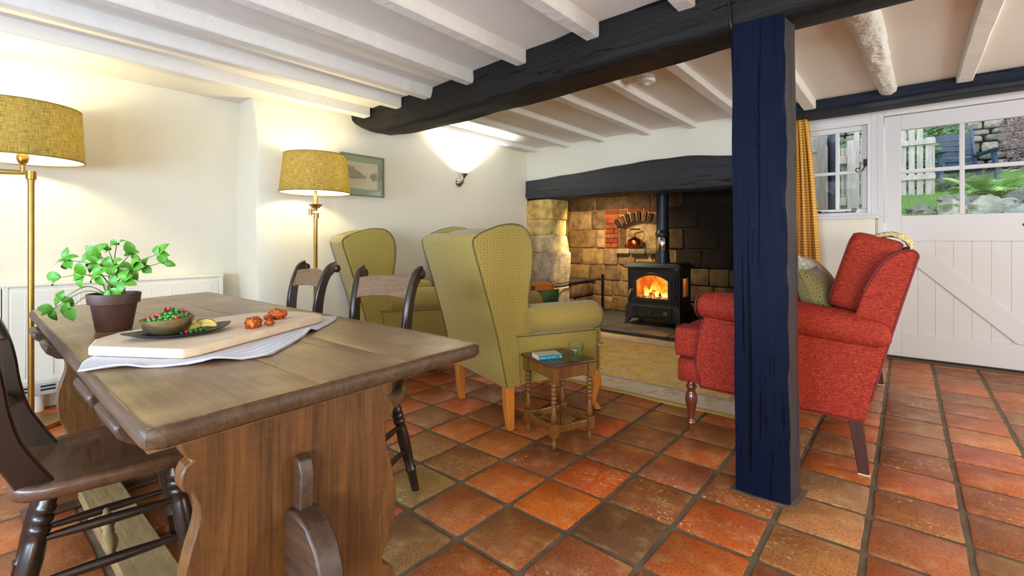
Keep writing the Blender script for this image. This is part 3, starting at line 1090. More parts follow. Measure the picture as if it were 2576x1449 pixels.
# ------------------------------------------------------------------ window with four panes seen beside the curtain
wf = MB()
wf.box(-.76, -.235, 5.10, 5.22, 1.19, 1.245).box(-.76, -.235, 5.10, 5.22, 2.015, 2.07).box(-.76, -.72, 5.10, 5.22, 1.245, 2.015).box(-.262, -.235, 5.10, 5.22, 1.245, 2.015)
w1 = wf.build('window_1', M['white'], None, None, bevel=.004)
tag(w1, kind='structure')
sa = MB()
sa.box(-.72, -.262, 5.135, 5.175, 1.245, 1.285).box(-.72, -.262, 5.135, 5.175, 1.972, 2.015)
sa.box(-.72, -.682, 5.135, 5.175, 1.285, 1.972).box(-.302, -.262, 5.135, 5.175, 1.285, 1.972)
sa.build('sash', M['white'], w1, None, bevel=.005)
mu = MB()
mu.box(-.494, -.466, 5.138, 5.170, 1.285, 1.972).box(-.682, -.302, 5.139, 5.169, 1.598, 1.624)
mu.build('glazing_bar', M['white'], w1, None, bevel=.004)
for x0, x1 in ((-.69, -.49), (-.47, -.295)):
    for z0, z1 in ((1.28, 1.602), (1.62, 1.98)):
        MB().box(x0, x1, 5.152, 5.157, z0, z1).build('pane', M['pane'], w1, None)
# wrought iron stay and catch
st = MB().box(-.66, -.60, 5.118, 5.132, 1.262, 1.272).tube([(-.62, 5.124, 1.258), (-.345, 5.124, 1.258)], .004, 6)
cur = [(-.345 + .014 + .022 * (1 - q) * cos(-pi / 2 - q * 9.5 + pi) * -1 - .02, 5.124, 1.258 + .018 + .02 * (1 - q) * sin(-pi / 2 + q * 9.5)) for q in [k / 28 for k in range(27)]]
st.tube(cur, .0035, 6)
for x in (-.56, -.41):
    st.box(x - .003, x + .003, 5.12, 5.135, 1.258, 1.268)
st.build('window_stay', M['irond'], w1)
ct = MB().box(-.290, -.262, 5.118, 5.134, 1.655, 1.715).box(-.284, -.268, 5.108, 5.120, 1.668, 1.702)
pts = [(-.276, 5.112, 1.67), (-.282, 5.108, 1.645), (-.296, 5.106, 1.618), (-.318, 5.106, 1.605), (-.338, 5.106, 1.612), (-.342, 5.106, 1.630), (-.328, 5.106, 1.640), (-.316, 5.106, 1.632), (-.318, 5.106, 1.622)]
ct.tube(spline(pts, 5), .0038, 6)
ct.build('window_catch', M['irond'], w1)
# sill board
sl = MB().prism([(4.905, 1.190), (4.902, 1.204), (4.910, 1.216), (4.925, 1.220), (5.12, 1.220), (5.12, 1.190)], 'x', -.95, -.182)
sl.build('window_sill', M['white'], w1, 40)
# jamb post between window and door, head of the frame
jb = MB().box(-.235, -.193, 5.115, 5.26, 1.222, 2.12).box(-.193, -.150, 5.12, 5.26, 0.0, 2.12).box(-.15, .92, 5.12, 5.26, 2.066, 2.12).box(.84, .92, 5.12, 5.26, 0, 2.066)
jb.box(-.76, -.235, 5.115, 5.26, 2.07, 2.12)
o = jb.build('door_1', M['door'], None, None, bevel=.003)
tag(o, kind='structure')
d1 = o
MB().box(-.15, .84, 5.11, 5.26, -.004, .018).build('threshold', M['tdark'], d1, None, bevel=.004)
# door leaf: frame, ledges, boards, brace
YF = 5.145
lf = MB()
lf.box(-.147, -.035, YF, YF + .044, .03, 2.062).box(.715, .838, YF, YF + .044, .03, 2.062)
lf.box(-.035, .715, YF, YF + .044, 1.936, 2.062).box(-.035, .715, YF, YF + .044, 1.0, 1.212)
lf.box(-.035, .715, YF + .0005, YF + .044, .03, .22)
lf.build('door_frame', M['door'], d1, None, bevel=.0025)
for k in range(7):
    x = -.035 + k * .75 / 7
    MB().box(x + .0003, x + .75 / 7 - .0003, YF + .014, YF + .036, .215, 1.003).build('board', M['door'], d1, None, bevel=.0016)
br = MB()
br.prism([(-.035, 1.0), (.05, 1.0), (.715, .345), (.715, .222), (.64, .222), (-.035, .885)], 'y', YF + .002, YF + .016)
br.build('brace', M['door'], d1, None, bevel=.002)
MB().box(.322, .352, YF + .004, YF + .036, 1.212, 1.936).box(-.035, .715, YF + .005, YF + .035, 1.568, 1.598).build('glazing_bar', M['door'], d1, None, bevel=.004)
for x0, x1 in ((-.04, .326), (.348, .72)):
    for z0, z1 in ((1.205, 1.572), (1.594, 1.94)):
        MB().box(x0, x1, YF + .018, YF + .023, z0, z1).build('pane', M['pane'], d1, None)
for z in (1.70, 1.10, .30):
    h = MB().lathe([(.006, -.055), (.0075, -.053), (.0075, .053), (.006, .055)], 10, TR((-.1495, YF - .006, z)))
    h.box(-.163, -.136, YF - .004, YF + .001, z - .05, z + .05)
    h.build('hinge', M['white'], d1)
ky = MB().lathe([(.012, 0), (.012, .004), (.006, .008)], 14, TR((.675, YF, 1.123), rx=pi / 2))
ky.build('keyhole_plate', M['pewter'], d1)

cbm = MB().tube(spline([(-.548, 2.020, 2.075), (-.548, 2.008, 2.0), (-.545, 2.010, 1.93), (-.542, 2.016, 1.872), (-.541, 2.035, 1.850), (-.541, 2.16, 1.850)], 5), .006, 6)
cbm.box(-.560, -.535, 2.004, 2.014, 1.985, 1.998)
tag(cbm.build('cable', M['irond'], None, 60), 'thin black cable clipped down the long beam beside the post top', 'cable')


# ------------------------------------------------------------------ inglenook fireplace
ing = structure('wall_fireplace')
sh = MB()
sh.box(-4.0, -1.0, 5.95, 6.4, -.02, .895).box(-4.0, -3.05, 5.95, 6.4, .895, 2.3).box(-2.46, -1.0, 5.95, 6.4, .895, 2.3).box(-3.06, -2.45, 6.16, 6.4, .895, 2.3)
arc = [(-2.755 + .53 * sin(a), .745 + .53 * cos(a)) for a in [radians(-34 + 68 * k / 12) for k in range(13)]]
sh.prism([(-3.055, 2.3), (-3.055, 1.17)] + arc + [(-2.455, 1.17), (-2.455, 2.3)], 'y', 5.95, 6.17)
sh.box(-4.3, -3.90, 4.58, 6.1, -.02, 2.3).box(-1.05, -.98, 4.93, 6.1, -.02, 2.3).box(-4.0, -1.0, 4.9, 6.1, 2.0, 2.3).box(-4.0, -3.6, 4.58, 4.62, -.02, 1.65)
sh.build('mortar', M['mortar'], ing, None)


def stone(c, h, col, seed, e=.2, amp=.10, parent=ing, name='stone', nu=14, nv=8):
    def warp(p):
        k = 1 + amp * mnoise.noise(Vector((p.x / h[0] * 1.1 + seed * 2.3, p.y / h[1] * 1.1, p.z / h[2] * 1.1 + seed)))
        return p * k
    o = MB().superbox((0, 0, 0), h, e, nu, nv, None, warp).build(name, M['stone'], parent, 60)
    o.location = c
    o.color = L4(col)
    return o


rg = random.Random(21)
BUFF = [(176, 140, 88), (160, 124, 78), (150, 120, 84), (184, 150, 100), (140, 108, 70)]


def soot(c, x, z):
    f = max(0.0, min(1.0, (x + 2.62) / .45))
    f = max(f, max(0, (z - 1.36) / .25) * .85 if z > 1.36 else 0)
    f = f * (.92 if z > .75 else .45)
    return tuple(a * (1 - f) + b * f for a, b in zip(c, (24, 20, 17)))


sd = 0
for z0, z1, wmin, wmax in ((.03, .23, .3, .5), (.235, .445, .28, .5), (.45, .66, .22, .4), (.665, .89, .2, .36), (.9, 1.16, .3, .5), (1.165, 1.43, .24, .46), (1.435, 1.64, .3, .5), (1.645, 1.9, .3, .5)):
    x = -3.88
    while x < -1.08:
        w = min(rg.uniform(wmin, wmax), -1.06 - x)
        x1 = x + w
        if w < .06:
            break
        segs = [(x, x1)]
        if .89 < z0 < 1.43:
            segs = []
            if x < -3.26:
                segs.append((x, min(x1, -3.262)))
            if x1 > -2.44:
                segs.append((max(x, -2.44), x1))
        for a, b in segs:
            if b - a < .07:
                continue
            zc, zh = (z0 + z1) / 2, (z1 - z0) / 2 - .007
            c = soot(rg.choice(BUFF), (a + b) / 2, zc)
            sd += 1
            stone(((a + b) / 2, 5.962, zc), ((b - a) / 2 - .004, .036 + rg.uniform(-.010, .016), zh + .003), c, sd, .2, .10)
        x = x1
# brick pillar beside the niche
bk = 0
BR = [(158, 72, 34), (140, 58, 28), (166, 80, 44), (150, 66, 36)]
for k in range(8):
    z0 = .905 + k * .0665
    cuts = [-3.255, -3.055] if k % 3 == 1 or k > 3 else ([-3.255, -3.17, -3.055] if k % 2 == 0 else [-3.255, -3.12, -3.055])
    for a, b in zip(cuts, cuts[1:]):
        o = MB().box(-(b - a) / 2 + .006, (b - a) / 2 - .006, -.03, .03, -.028, .028).build('brick', M['brick'], ing, 30, bevel=.004, seg=1)
        o.location = ((a + b) / 2, 5.945 + rg.uniform(-.004, .004), z0 + .033)
        o.color = L4(soot(rg.choice(BR), -3.1, z0 - .1))
for k in range(9):
    a = radians(-32 + 64 * k / 8)
    o = MB().box(-.027, .027, -.04, .04, 0, .112).build('brick', M['brick'], ing, 30, bevel=.005, seg=1)
    o.location = (-2.755 + .535 * sin(a), 5.945, .745 + .535 * cos(a))
    o.rotation_euler = (0, a, 0)
    o.color = L4([(52, 40, 34), (110, 62, 38), (44, 36, 32), (60, 44, 36)][k % 4])
# voussoirs' upper courses
for (a, b, z, c) in ((-3.05, -2.93, 1.40, (136, 66, 34)), (-2.92, -2.70, 1.425, (120, 58, 30)), (-2.69, -2.48, 1.42, (96, 50, 30))):
    o = MB().box(-(b - a) / 2 + .006, (b - a) / 2 - .006, -.02, .02, -.03, .03).build('brick', M['brick'], ing, 30, bevel=.004, seg=1)
    o.location = ((a + b) / 2, 5.945, z)
    o.color = L4(c)
# kettle sill stones and niche infill
for k, (a, b) in enumerate(((-3.06, -2.86), (-2.855, -2.62), (-2.615, -2.45))):
    stone(((a + b) / 2, 5.99, .862), ((b - a) / 2, .16, .036), [(160, 136, 104), (120, 104, 86), (108, 92, 74)][k], 70 + k, .25, .05)
stone((-2.755, 6.17, 1.07), (.30, .025, .19), (176, 146, 98), 80, .2, .05)
# left pier: big limestone blocks
for k, (z0, z1, x1, c) in enumerate(((.0, .44, -3.20, (214, 192, 158)), (.445, .86, -3.195, (206, 186, 156)), (.865, 1.07, -3.225, (226, 204, 150)), (1.075, 1.26, -3.25, (228, 196, 122)), (1.265, 1.50, -3.225, (226, 186, 104)))):
    stone(((-3.62 + x1) / 2, 4.755, (z0 + z1) / 2), ((x1 + 3.62) / 2, .185, (z1 - z0) / 2 + .004), c, 90 + k, .12, .13, nu=36, nv=20)
# stone seat with slate top
for k, (y0, y1, z0, z1) in enumerate(((4.96, 5.42, .03, .235), (5.42, 5.93, .03, .225), (4.96, 5.30, .235, .44), (5.30, 5.93, .23, .44))):
    stone((-3.655, (y0 + y1) / 2, (z0 + z1) / 2), (.235, (y1 - y0) / 2 - .004, (z1 - z0) / 2), soot([(120, 92, 62), (104, 80, 56), (112, 88, 64), (128, 100, 70)][k], -3.5, 0), 110 + k, .18, .06)
MB().box(-3.9, -3.40, 4.96, 5.93, .442, .468).build('seat_slab', M['slate'], ing, None, bevel=.008)
# slate hearth slabs
for k, (x0, x1, y0, y1) in enumerate(((-3.40, -2.62, 4.66, 4.98), (-2.615, -1.86, 4.65, 4.97), (-1.855, -1.06, 4.66, 4.98), (-3.40, -2.9, 4.985, 5.40), (-2.895, -2.12, 4.975, 5.40), (-2.115, -1.06, 4.985, 5.40), (-3.40, -2.5, 5.405, 5.95), (-2.495, -1.06, 5.405, 5.95))):
    o = MB().box(x0, x1, y0, y1, -.006, .03 + .0012 * (k % 3)).build('slab', M['slate'], ing, None, bevel=.008)

# iron strap on the back wall
s_ = thing('iron_strap', 'black iron strap screwed upright to the fireplace back wall', 'iron strap', (-3.277, 5.885, .05))
MB().box(-.018, .018, -.004, .012, 0, .47).lathe([(.018, 0), (.018, .016)], 14, TR((0, .012, .47), rx=pi / 2)).build('strap', M['irond'], s_, None, bevel=.003)
for z in (.1, .25, .40):
    MB().lathe([(.006, 0), (.005, .003)], 8, TR((0, -.004, z), rx=pi / 2)).build('screw', M['pewter'], s_)

# ------------------------------------------------------------------ stove
sv = thing('wood_burning_stove', 'grey cast iron wood-burning stove with a fire behind arched glass', 'stove', (-2.231, 5.15, .0312))
I_ = M['iron']
bd = MB()
bd.box(-.31, -.285, .02, .37, .10, .655).box(-.285, .285, .345, .37, .10, .655).box(-.285, .285, .02, .345, .10, .125)
# right side with a small window opening
bd.box(.285, .31, .02, .37, .10, .33).box(.285, .31, .02, .37, .55, .655).box(.285, .31, .02, .10, .33, .55).box(.285, .31, .27, .37, .33, .55)
bd.build('body', I_, sv, None, bevel=.004)


def arch(hw, z0, zs, za, n=12):
    """arched outline: half width, bottom, spring and apex height"""
    p = [(-hw, z0), (hw, z0), (hw, zs)]
    rr = (hw * hw + (za - zs) ** 2) / (2 * (za - zs))
    a0 = math.asin(min(1, hw / rr))
    p += [(rr * sin(a), za - rr + rr * cos(a)) for a in [a0 - 2 * a0 * k / n for k in range(1, n)]]
    p += [(-hw, zs)]
    return p


def ringplate(outer, inner, y0, y1):
    mb = MB()
    A = [(x, y0, z) for x, z in outer]
    B = [(x, y0, z) for x, z in inner]
    C_ = [(x, y1, z) for x, z in inner]
    D_ = [(x, y1, z) for x, z in outer]
    return mb.loft([A, B, C_, D_, A], False)


def rectmap(pts, x0, x1, z0, z1):
    cx, cz = 0, (z0 + z1) / 2
    out = []
    for x, z in pts:
        dx, dz = x - cx, z - cz
        k = min((x1 - cx) / abs(dx) if abs(dx) > 1e-6 else 9e9, ((z1 if dz > 0 else z0) - cz) / dz if abs(dz) > 1e-6 else 9e9)
        out.append((cx + dx * k, cz + dz * k))
    return out


inn = arch(.232, .275, .50, .605)
ringplate(rectmap(inn, -.30, .30, .235, .655), inn, 0.0, .022).build('front_plate', I_, sv, None)
din = arch(.186, .315, .515, .575)
dou = arch(.230, .278, .502, .603)
sd_ = ringplate(dou, din, -.014, .016).build('door', I_, sv, None, bevel=.003)
MB().prism(din, 'y', .004, .009).build('pane', M['stoveglass'], sd_, None)
hd = MB().tube([(-.225, -.02, .405), (-.225, -.05, .405), (-.24, -.06, .40)], .007, 8).tube(spline([(-.238, -.055, .41), (-.246, -.066, .37), (-.262, -.07, .32)], 5), .010, 8)
hd.build('handle', M['brass'], sd_)
hg = MB().tube([(.262, -.018, .30), (.262, -.018, .565)], .008, 10)
for z in (.31, .345, .53, .56):
    hg.lathe([(.014, -.008), (.016, 0), (.014, .008)], 10, TR((.262, -.018, z)))
hg.box(.225, .262, -.014, .0, .535, .55).box(.225, .262, -.014, .0, .315, .33)
hg.build('hinge', I_, sd_)
# spandrel mouldings and knob above the door
sp_ = MB()
for sx in (-1, 1):
    sp_.tube([(sx * .235, -.002, .635), (sx * .05, -.002, .635), (sx * .235, -.002, .555), (sx * .235, -.002, .635)], .003, 6)
    sp_.box(sx * .28 - .012, sx * .28 + .012, -.008, .004, .24, .65)
sp_.lathe([(.004, 0), (.013, .012), (.01, .022)], 10, TR((-.03, -.001, .638), rx=pi / 2))
sp_.build('moulding', I_, sv)
# top plate with stepped edge
tp_ = MB()
def rr_(h0, y0, y1, z):
    return [(-h0, y0, z), (h0, y0, z), (h0, y1, z), (-h0, y1, z)]
tp_.loft([rr_(.325, -.02, .385, .655), rr_(.352, -.045, .40, .662), rr_(.352, -.045, .40, .671), rr_(.335, -.03, .39, .678), rr_(.330, -.025, .388, .690), rr_(.312, -.005, .375, .696), rr_(.305, .002, .37, .712), rr_(.295, .012, .36, .715)])
tp_.build('top_plate', I_, sv, 30)
# plinth skirt and legs
sk = MB()
sk.loft([rr_(.328, -.016, .385, .072), rr_(.328, -.016, .385, .10), rr_(.322, -.010, .38, .20), rr_(.304, .0, .37, .24)])
sk.build('plinth', I_, sv, 30)
for sx in (-1, 1):
    for y in (.012, .355):
        lg = MB()
        rg_ = []
        for z, dx, w in ((.075, -.018, .036), (.05, -.004, .028), (.02, .006, .020), (.004, .014, .022), (0, .014, .022)):
            cx, dy = sx * (.305 + dx), (-dx if y < .1 else dx)
            rg_.append([(cx - w, y + dy - w, z), (cx + w, y + dy - w, z), (cx + w, y + dy + w, z), (cx - w, y + dy + w, z)])
        lg.loft(rg_).build('leg', I_, sv, 40, bevel=.004)
aw = MB().box(-.245, .235, -.034, -.008, .098, .225).build('ash_drawer', I_, sv, None, bevel=.004)
fr_ = MB()
for a, b, c, d in ((-.225, .215, .206, .212), (-.225, .215, .110, .116), (-.225, -.219, .11, .212), (.209, .215, .11, .212)):
    fr_.box(a, b, -.037, -.03, c, d)
fr_.build('moulding', I_, aw)
MB().tube([(.0, -.034, .17), (.0, -.06, .17)], .006, 8).tube([(.018, -.06, .196), (-.014, -.064, .142)], .009, 8).build('handle', M['brass'], aw)
bdg = MB().lathe([(.024, 0), (.024, .004), (.021, .005)], 20, TR((.165, -.034, .15), rx=pi / 2)).build('badge', M['brass'], aw)
MB().tube([(.165 + .010 * cos(a), -.0395, .15 + .010 * sin(a)) for a in [2 * pi * k / 16 for k in range(16)]], .0014, 5, loop=True).box(.158, .172, -.0405, -.0385, .1485, .1515).build('emblem', M['irond'], bdg)
pg_ = MB().tube([(-.235, -.03, .085), (-.235, -.06, .075)], .010, 8).tube([(.22, -.03, .072), (.22, -.062, .062)], .011, 8).box(-.235, .22, -.03, -.012, .078, .092)
pg_.build('ash_lip', I_, sv)
# firebox lining, embers, logs, flames
fb = MB().box(-.283, .283, .335, .344, .126, .65).box(-.284, -.276, .03, .335, .126, .65).box(-.276, .276, .03, .335, .126, .30)
fb.build('firebox_lining', M['firebrick'], sv, None)
MB().blob((0, .17, .305), (.25, .12, .022), 3, .3, 3, 20, 8).build('embers', M['ember'], sv)
for k, (a, b) in enumerate((((-.17, .14, .335), (.15, .22, .345)), ((-.12, .24, .34), (.18, .13, .36)), ((-.05, .12, .37), (.10, .25, .375)))):
    MB().tube([a, tuple((p + q) / 2 for p, q in zip(a, b)), b], [.026, .03, .025], 10).build('log', M['ember'], sv)
rgf = random.Random(5)
for k in range(24):
    cx = -.13 + .33 * rgf.random() ** .8 if k > 3 else (-.08, -.05, .06, .15)[k]
    hgt = rgf.uniform(.09, .17) if k > 3 else (.20, .235, .17, .12)[k]
    w = rgf.uniform(.028, .046)
    y = rgf.uniform(.08, .25)
    rings = []
    for q in range(9):
        s = q / 8
        r = w * (sin(pi * (s * .82 + .18)) ** .9) * (1 - s * .25) + .0006
        rings.append([(cx + r * cos(a) + .022 * sin(s * 4 + k) * s, y + r * .7 * sin(a), .325 + hgt * s) for a in [2 * pi * i / 10 for i in range(10)]])
    MB().loft(rings).build('flame', M['flame'], sv, 180)
# side window
MB().box(.298, .302, .095, .275, .325, .555).build('pane', M['stoveglass'], sv, None)
ws = MB()
for a, b, c, d in ((.085, .285, .545, .57), (.085, .285, .31, .335), (.085, .108, .335, .545), (.262, .285, .335, .545)):
    ws.box(.308, .318, a, b, c, d)
ws.build('window_frame', I_, sv, None, bevel=.002)
# flue pipe
MB().lathe([(.084, .712), (.084, .76), (.079, .765), (.079, .845), (.074, .85), (.072, 1.02), (.075, 1.03), (.080, 1.035), (.080, 1.075), (.072, 1.085), (.070, 1.1), (.070, 2.02)], 28, TR((.035, .215, 0))).build('flue_pipe', M['pipe'], sv, 40)
MB().lathe([(.0755, .855), (.0765, .857), (.0765, 1.008), (.0755, 1.01)], 28, TR((.035, .215, 0))).build('flue_band', M['chrome'], sv, 40)

# ------------------------------------------------------------------ copper kettle in the niche
kt = thing('copper_kettle', 'old copper kettle with arched handle standing in the brick niche', 'kettle', (-2.845, 6.0, .9), radians(38))
MB().lathe([(.078, 0), (.084, .004), (.094, .03), (.098, .075), (.096, .105), (.086, .122), (.055, .137), (.04, .142)], 26).build('body', M['copper'], kt, 60)
ld = MB().lathe([(.044, .141), (.04, .148), (.02, .158), (.008, .162), (.006, .17), (.012, .177), (.010, .187), (.003, .191)], 18).build('lid', M['copper'], kt, 60)
MB().tube(spline([(-.088, 0, .035), (-.125, 0, .05), (-.14, 0, .085), (-.15, 0, .12), (-.168, 0, .135), (-.185, 0, .132)], 5), [.022 - .014 * min(1, k / 18) for k in range(26)], 10).build('spout', M['copper'], kt, 60)
hb = MB()
for sx in (-1, 1):
    hb.tube(spline([(sx * .055, 0, .128), (sx * .058, 0, .16), (sx * .088, 0, .19), (sx * .092, 0, .222), (sx * .070, 0, .248), (sx * .062, 0, .258)], 5), .004, 8)
hb.tube([(-.072, 0, .262), (.072, 0, .262)], .0085, 10)
hb.build('handle', M['copper'], kt, 60)

# ------------------------------------------------------------------ orange pine side table by the pier
pt = thing('pine_side_table', 'orange pine side table against the lit stone fireplace pier', 'table', (-3.28, 4.26, 0))
MB().box(-.27, .20, -.22, .2, .50, .525).build('table_top', M['pine'], pt, None, bevel=.006)
MB().box(-.245, .175, -.195, .175, .41, .50).build('apron', M['pine'], pt, None, bevel=.003)
for x in (-.235, .15):
    for y in (-.185, .15):
        MB().box(x, x + .035, y, y + .035, 0.0, .50).build('leg', M['pine'], pt, None, bevel=.003)
cb = MB().tube(spline([(-3.10, 4.38, .53), (-3.13, 4.50, .512), (-3.12, 4.62, .50), (-3.16, 4.8, .50), (-3.19, 4.96, .495), (-3.38, 5.1, .478)], 6), .006, 6).build('power_cable', M['cable'])
tag(cb, 'dark cable running from the pine side table across the stone pier', 'cable')


# ------------------------------------------------------------------ rug
rgm = MB()
NX, NY = 26, 18
P = [[(-1.06 + 2.12 * i / NX + .004 * sin(j * 1.9), -.87 + 1.74 * j / NY + .006 * sin(i * .9), .011 + .0012 * sin(i * 1.7 + j)) for j in range(NY + 1)] for i in range(NX + 1)]
rgm.grid(P)
nb = [P[i][0] for i in range(NX + 1)] + [P[NX][j] for j in range(1, NY + 1)] + [P[i][NY] for i in range(NX - 1, -1, -1)] + [P[0][j] for j in range(NY - 1, 0, -1)]
rgm.loft([[(x, y, 0.0) for x, y, z in nb], nb], False)
o = rgm.build('rug', M['rug'], None, 180, loc=(-1.62, 3.69, .001))
tag(o, 'gold and cream patterned rug in front of the slate hearth', 'rug')

# ------------------------------------------------------------------ wing chairs
G = M['green']


def ellip(cx, cz, rx, rz, n=20, y=0, axis='y', e=1.0):
    out = []
    for i in range(n):
        a = 2 * pi * i / n
        c, s_ = cos(a), sin(a)
        p = (cx + rx * math.copysign(abs(c) ** e, c), cz + rz * math.copysign(abs(s_) ** e, s_))
        out.append((p[0], y, p[1]) if axis == 'y' else (y, p[0], p[1]))
    return out


def wing_chair(name, label, group):
    t = thing(name, label, 'armchair', (0, 0, 0), 0, group)
    wing = sp2([(-.432, .50), (-.470, .65), (-.518, .80), (-.575, .99)], 4) + sp2([(-.572, 1.012), (-.540, 1.038), (-.497, 1.056), (-.428, 1.079), (-.357, 1.089), (-.29, 1.080), (-.245, 1.045), (-.218, .98), (-.214, .90), (-.222, .82), (-.235, .74), (-.243, .68), (-.232, .60), (-.222, .50)], 4)
    side = [(-.375, .236), (-.432, .50), (-.2, .52), (.222, .505), (.240, .46), (.244, .36), (.240, .236)]
    back = sp2([(-.380, .236), (-.436, .50), (-.523, .80), (-.580, .985)], 3) + sp2([(-.582, 1.0), (-.570, 1.030), (-.535, 1.045), (-.485, 1.03), (-.455, .98)], 4) + [(-.30, .45), (-.29, .236)]
    for sx in (-1, 1):
        mb = MB().rprism(wing, 'x', sx * .285, sx * .342, .015)
        o = mb.build('wing', G, t, 60, uv=1)
        MB().rprism(side, 'x', sx * .275, sx * .332, .012).build('side_panel', G, t, 60, uv=1)
        # scrolled arm
        ar = []
        for y, k, dz in ((-.25, .96, .004), (-.1, 1.0, .0), (.1, 1.0, -.002), (.215, 1.0, -.004), (.238, .97, -.004), (.250, .86, -.004), (.256, .6, -.004)):
            ar.append(ellip(sx * .298, .574 + dz, .092 * k, .083 * k, 24, y, 'y'))
        am = MB().loft(ar).build('arm', G, t, 60, uv=1)
        MB().tube([(sx * .298 + .090 * cos(a), .243, .570 + .082 * sin(a)) for a in [2 * pi * k / 28 for k in range(28)]], .0026, 6, loop=True).build('piping', M['trim'], am)
        x = sx * .3425
        pp = MB().tube([(x, a, b) for a, b in wing[13:]], .0026, 6)
        pp.tube([(x, a - .003, b) for a, b in sp2([(-.378, .24), (-.434, .50), (-.521, .80), (-.578, .99), (-.566, 1.022)], 4)], .0026, 6)
        pp.tube([(sx * .334, a, b) for a, b in [(-.43, .500), (-.2, .492), (.225, .482)]], .0026, 6)
        pp.tube([(sx * .334, .246, .48), (sx * .334, .247, .24)], .0026, 6)
        pp.build('piping', M['trim'], t)
    MB().rprism(back, 'x', -.3395, .3395, .010).build('back_panel', G, t, 60, uv=1)
    MB().tube([(-.335, -.572, 1.005), (.335, -.572, 1.005)], .0026, 6).build('piping', M['trim'], t)
    tl = TR((0, -.375, .77), rx=radians(14))
    MB().superbox((0, 0, 0), (.278, .085, .30), .35, 28, 16, tl).build('back_cushion', G, t, 180, uv=1)
    MB().box(-.325, .325, -.36, .288, .234, .385).build('seat_base', G, t, 50, bevel=.022, seg=3, uv=1)
    sc_ = MB().superbox((0, .01, .445), (.268, .275, .066), .28, 32, 14).superbox((0, .255, .443), (.330, .045, .062), .4, 28, 12)
    so = sc_.build('seat_cushion', G, t, 180, uv=1)
    MB().tube([(-.325, .296, .494), (.325, .296, .494)], .0026, 6).tube([(-.325, .297, .392), (.325, .297, .392)], .0026, 6).build('piping', M['trim'], so)
    nl = MB()
    for k in range(40):
        nl.lathe([(.0045, 0), (.0035, .003), (.001, .0042)], 6, TR((-.32 + .64 * k / 39, .2885, .241), rx=pi / 2))
    nt = nl.build('nail_trim', M['brass'], t)
    tag(nt, kind='stuff')
    for sx in (-1, 1):
        rl = [[(sx * .295 - w, y - w, z), (sx * .295 + w, y - w, z), (sx * .295 + w, y + w, z), (sx * .295 - w, y + w, z)] for z, y, w in ((.24, -.345, .026), (.12, -.342, .024), (0, -.333, .018))]
        MB().loft(rl).build('leg', M['honey'], t, 40, bevel=.004)
        fl = MB().tube(spline([(sx * .285, .245, .24), (sx * .293, .262, .20), (sx * .296, .272, .15), (sx * .292, .262, .09), (sx * .290, .255, .045), (sx * .294, .268, .02), (sx * .298, .285, .010)], 4), [.038, .038, .037, .036, .035, .034, .032, .030, .027, .025, .023, .021, .019, .018, .017, .016, .0155, .016, .017, .018, .019, .020, .019, .014, .008], 12)
        fl.lathe([(.018, 0), (.024, .004), (.024, .010), (.016, .017)], 14, TR((sx * .297, .275, 0)))
        fl.build('leg', M['honey'], t, 60)
    return t


wc = wing_chair('wing_chair', 'green patterned wing armchair nearest the little turned-leg table', 'green wing armchairs')
wc.location = (-1.785, 2.31, 0)
wc.rotation_euler = (0, 0, radians(-18.3))
dup(wc, (-3.04, 2.375, 0), radians(-22.4), 'green patterned wing armchair behind the two dining chairs, beside the far floor lamp')
c3 = dup(wc, (-2.99, 3.27, 0.0), radians(-90), 'green patterned wing armchair almost hidden behind the nearest armchair, only its top showing')
c3.scale = (.86, .86, .98)


def pillow(name, m, h, loc, rot, label, seed=1, uv=None, group=None):
    n = 14
    top, bot = [], []
    for i in range(n + 1):
        rt, rb = [], []
        for j in range(n + 1):
            u, v = -1 + 2 * i / n, -1 + 2 * j / n
            f = max(0, (1 - abs(u) ** 2.6) * (1 - abs(v) ** 2.6)) ** .55
            pin = 1 - .07 * (1 - abs(u) ** 2) - .0
            pin2 = 1 - .07 * (1 - abs(v) ** 2)
            x, y = u * h[0] * pin2, v * h[1] * pin
            w = .05 * mnoise.noise(Vector((u * 2 + seed, v * 2, 1)))
            rt.append((x, y, h[2] * f * (1 + w * 3)))
            rb.append((x, y, -h[2] * f * (1 - w * 3)))
        top.append(rt)
        bot.append(rb)
    o = MB().grid(top).grid(bot).build(name, m, None, 180, uv=uv, loc=loc, rot=rot)
    edge = [top[i][0] for i in range(n + 1)] + [top[n][j] for j in range(1, n + 1)] + [top[i][n] for i in range(n - 1, -1, -1)] + [top[0][j] for j in range(n - 1, 0, -1)]
    MB().tube(edge, .0045, 6, loop=True).build('piping', m, o, 180)
    tag(o, label, 'cushion', group)
    return o


pillow('cushion', M['greenv'], (.22, .26, .085), (-2.76, 3.66, .272), (radians(78), 0, radians(40)), 'dark green cushion standing on the floor before the orange pine table', 4)

# ------------------------------------------------------------------ red sofa
sr = (-.47, 3.335)
so = thing('sofa', 'red woven two-seat sofa with rolled arms, end on behind the post', 'sofa', (sr[0], sr[1], 0))
RD = M['red']
OFF = (-sr[0], -sr[1], 0)
Y0, Y1 = 2.47, 4.20


def part(mb, name, m=RD, smooth=50, **kw):
    return mb.build(name, m, so, smooth, loc=OFF, **kw)


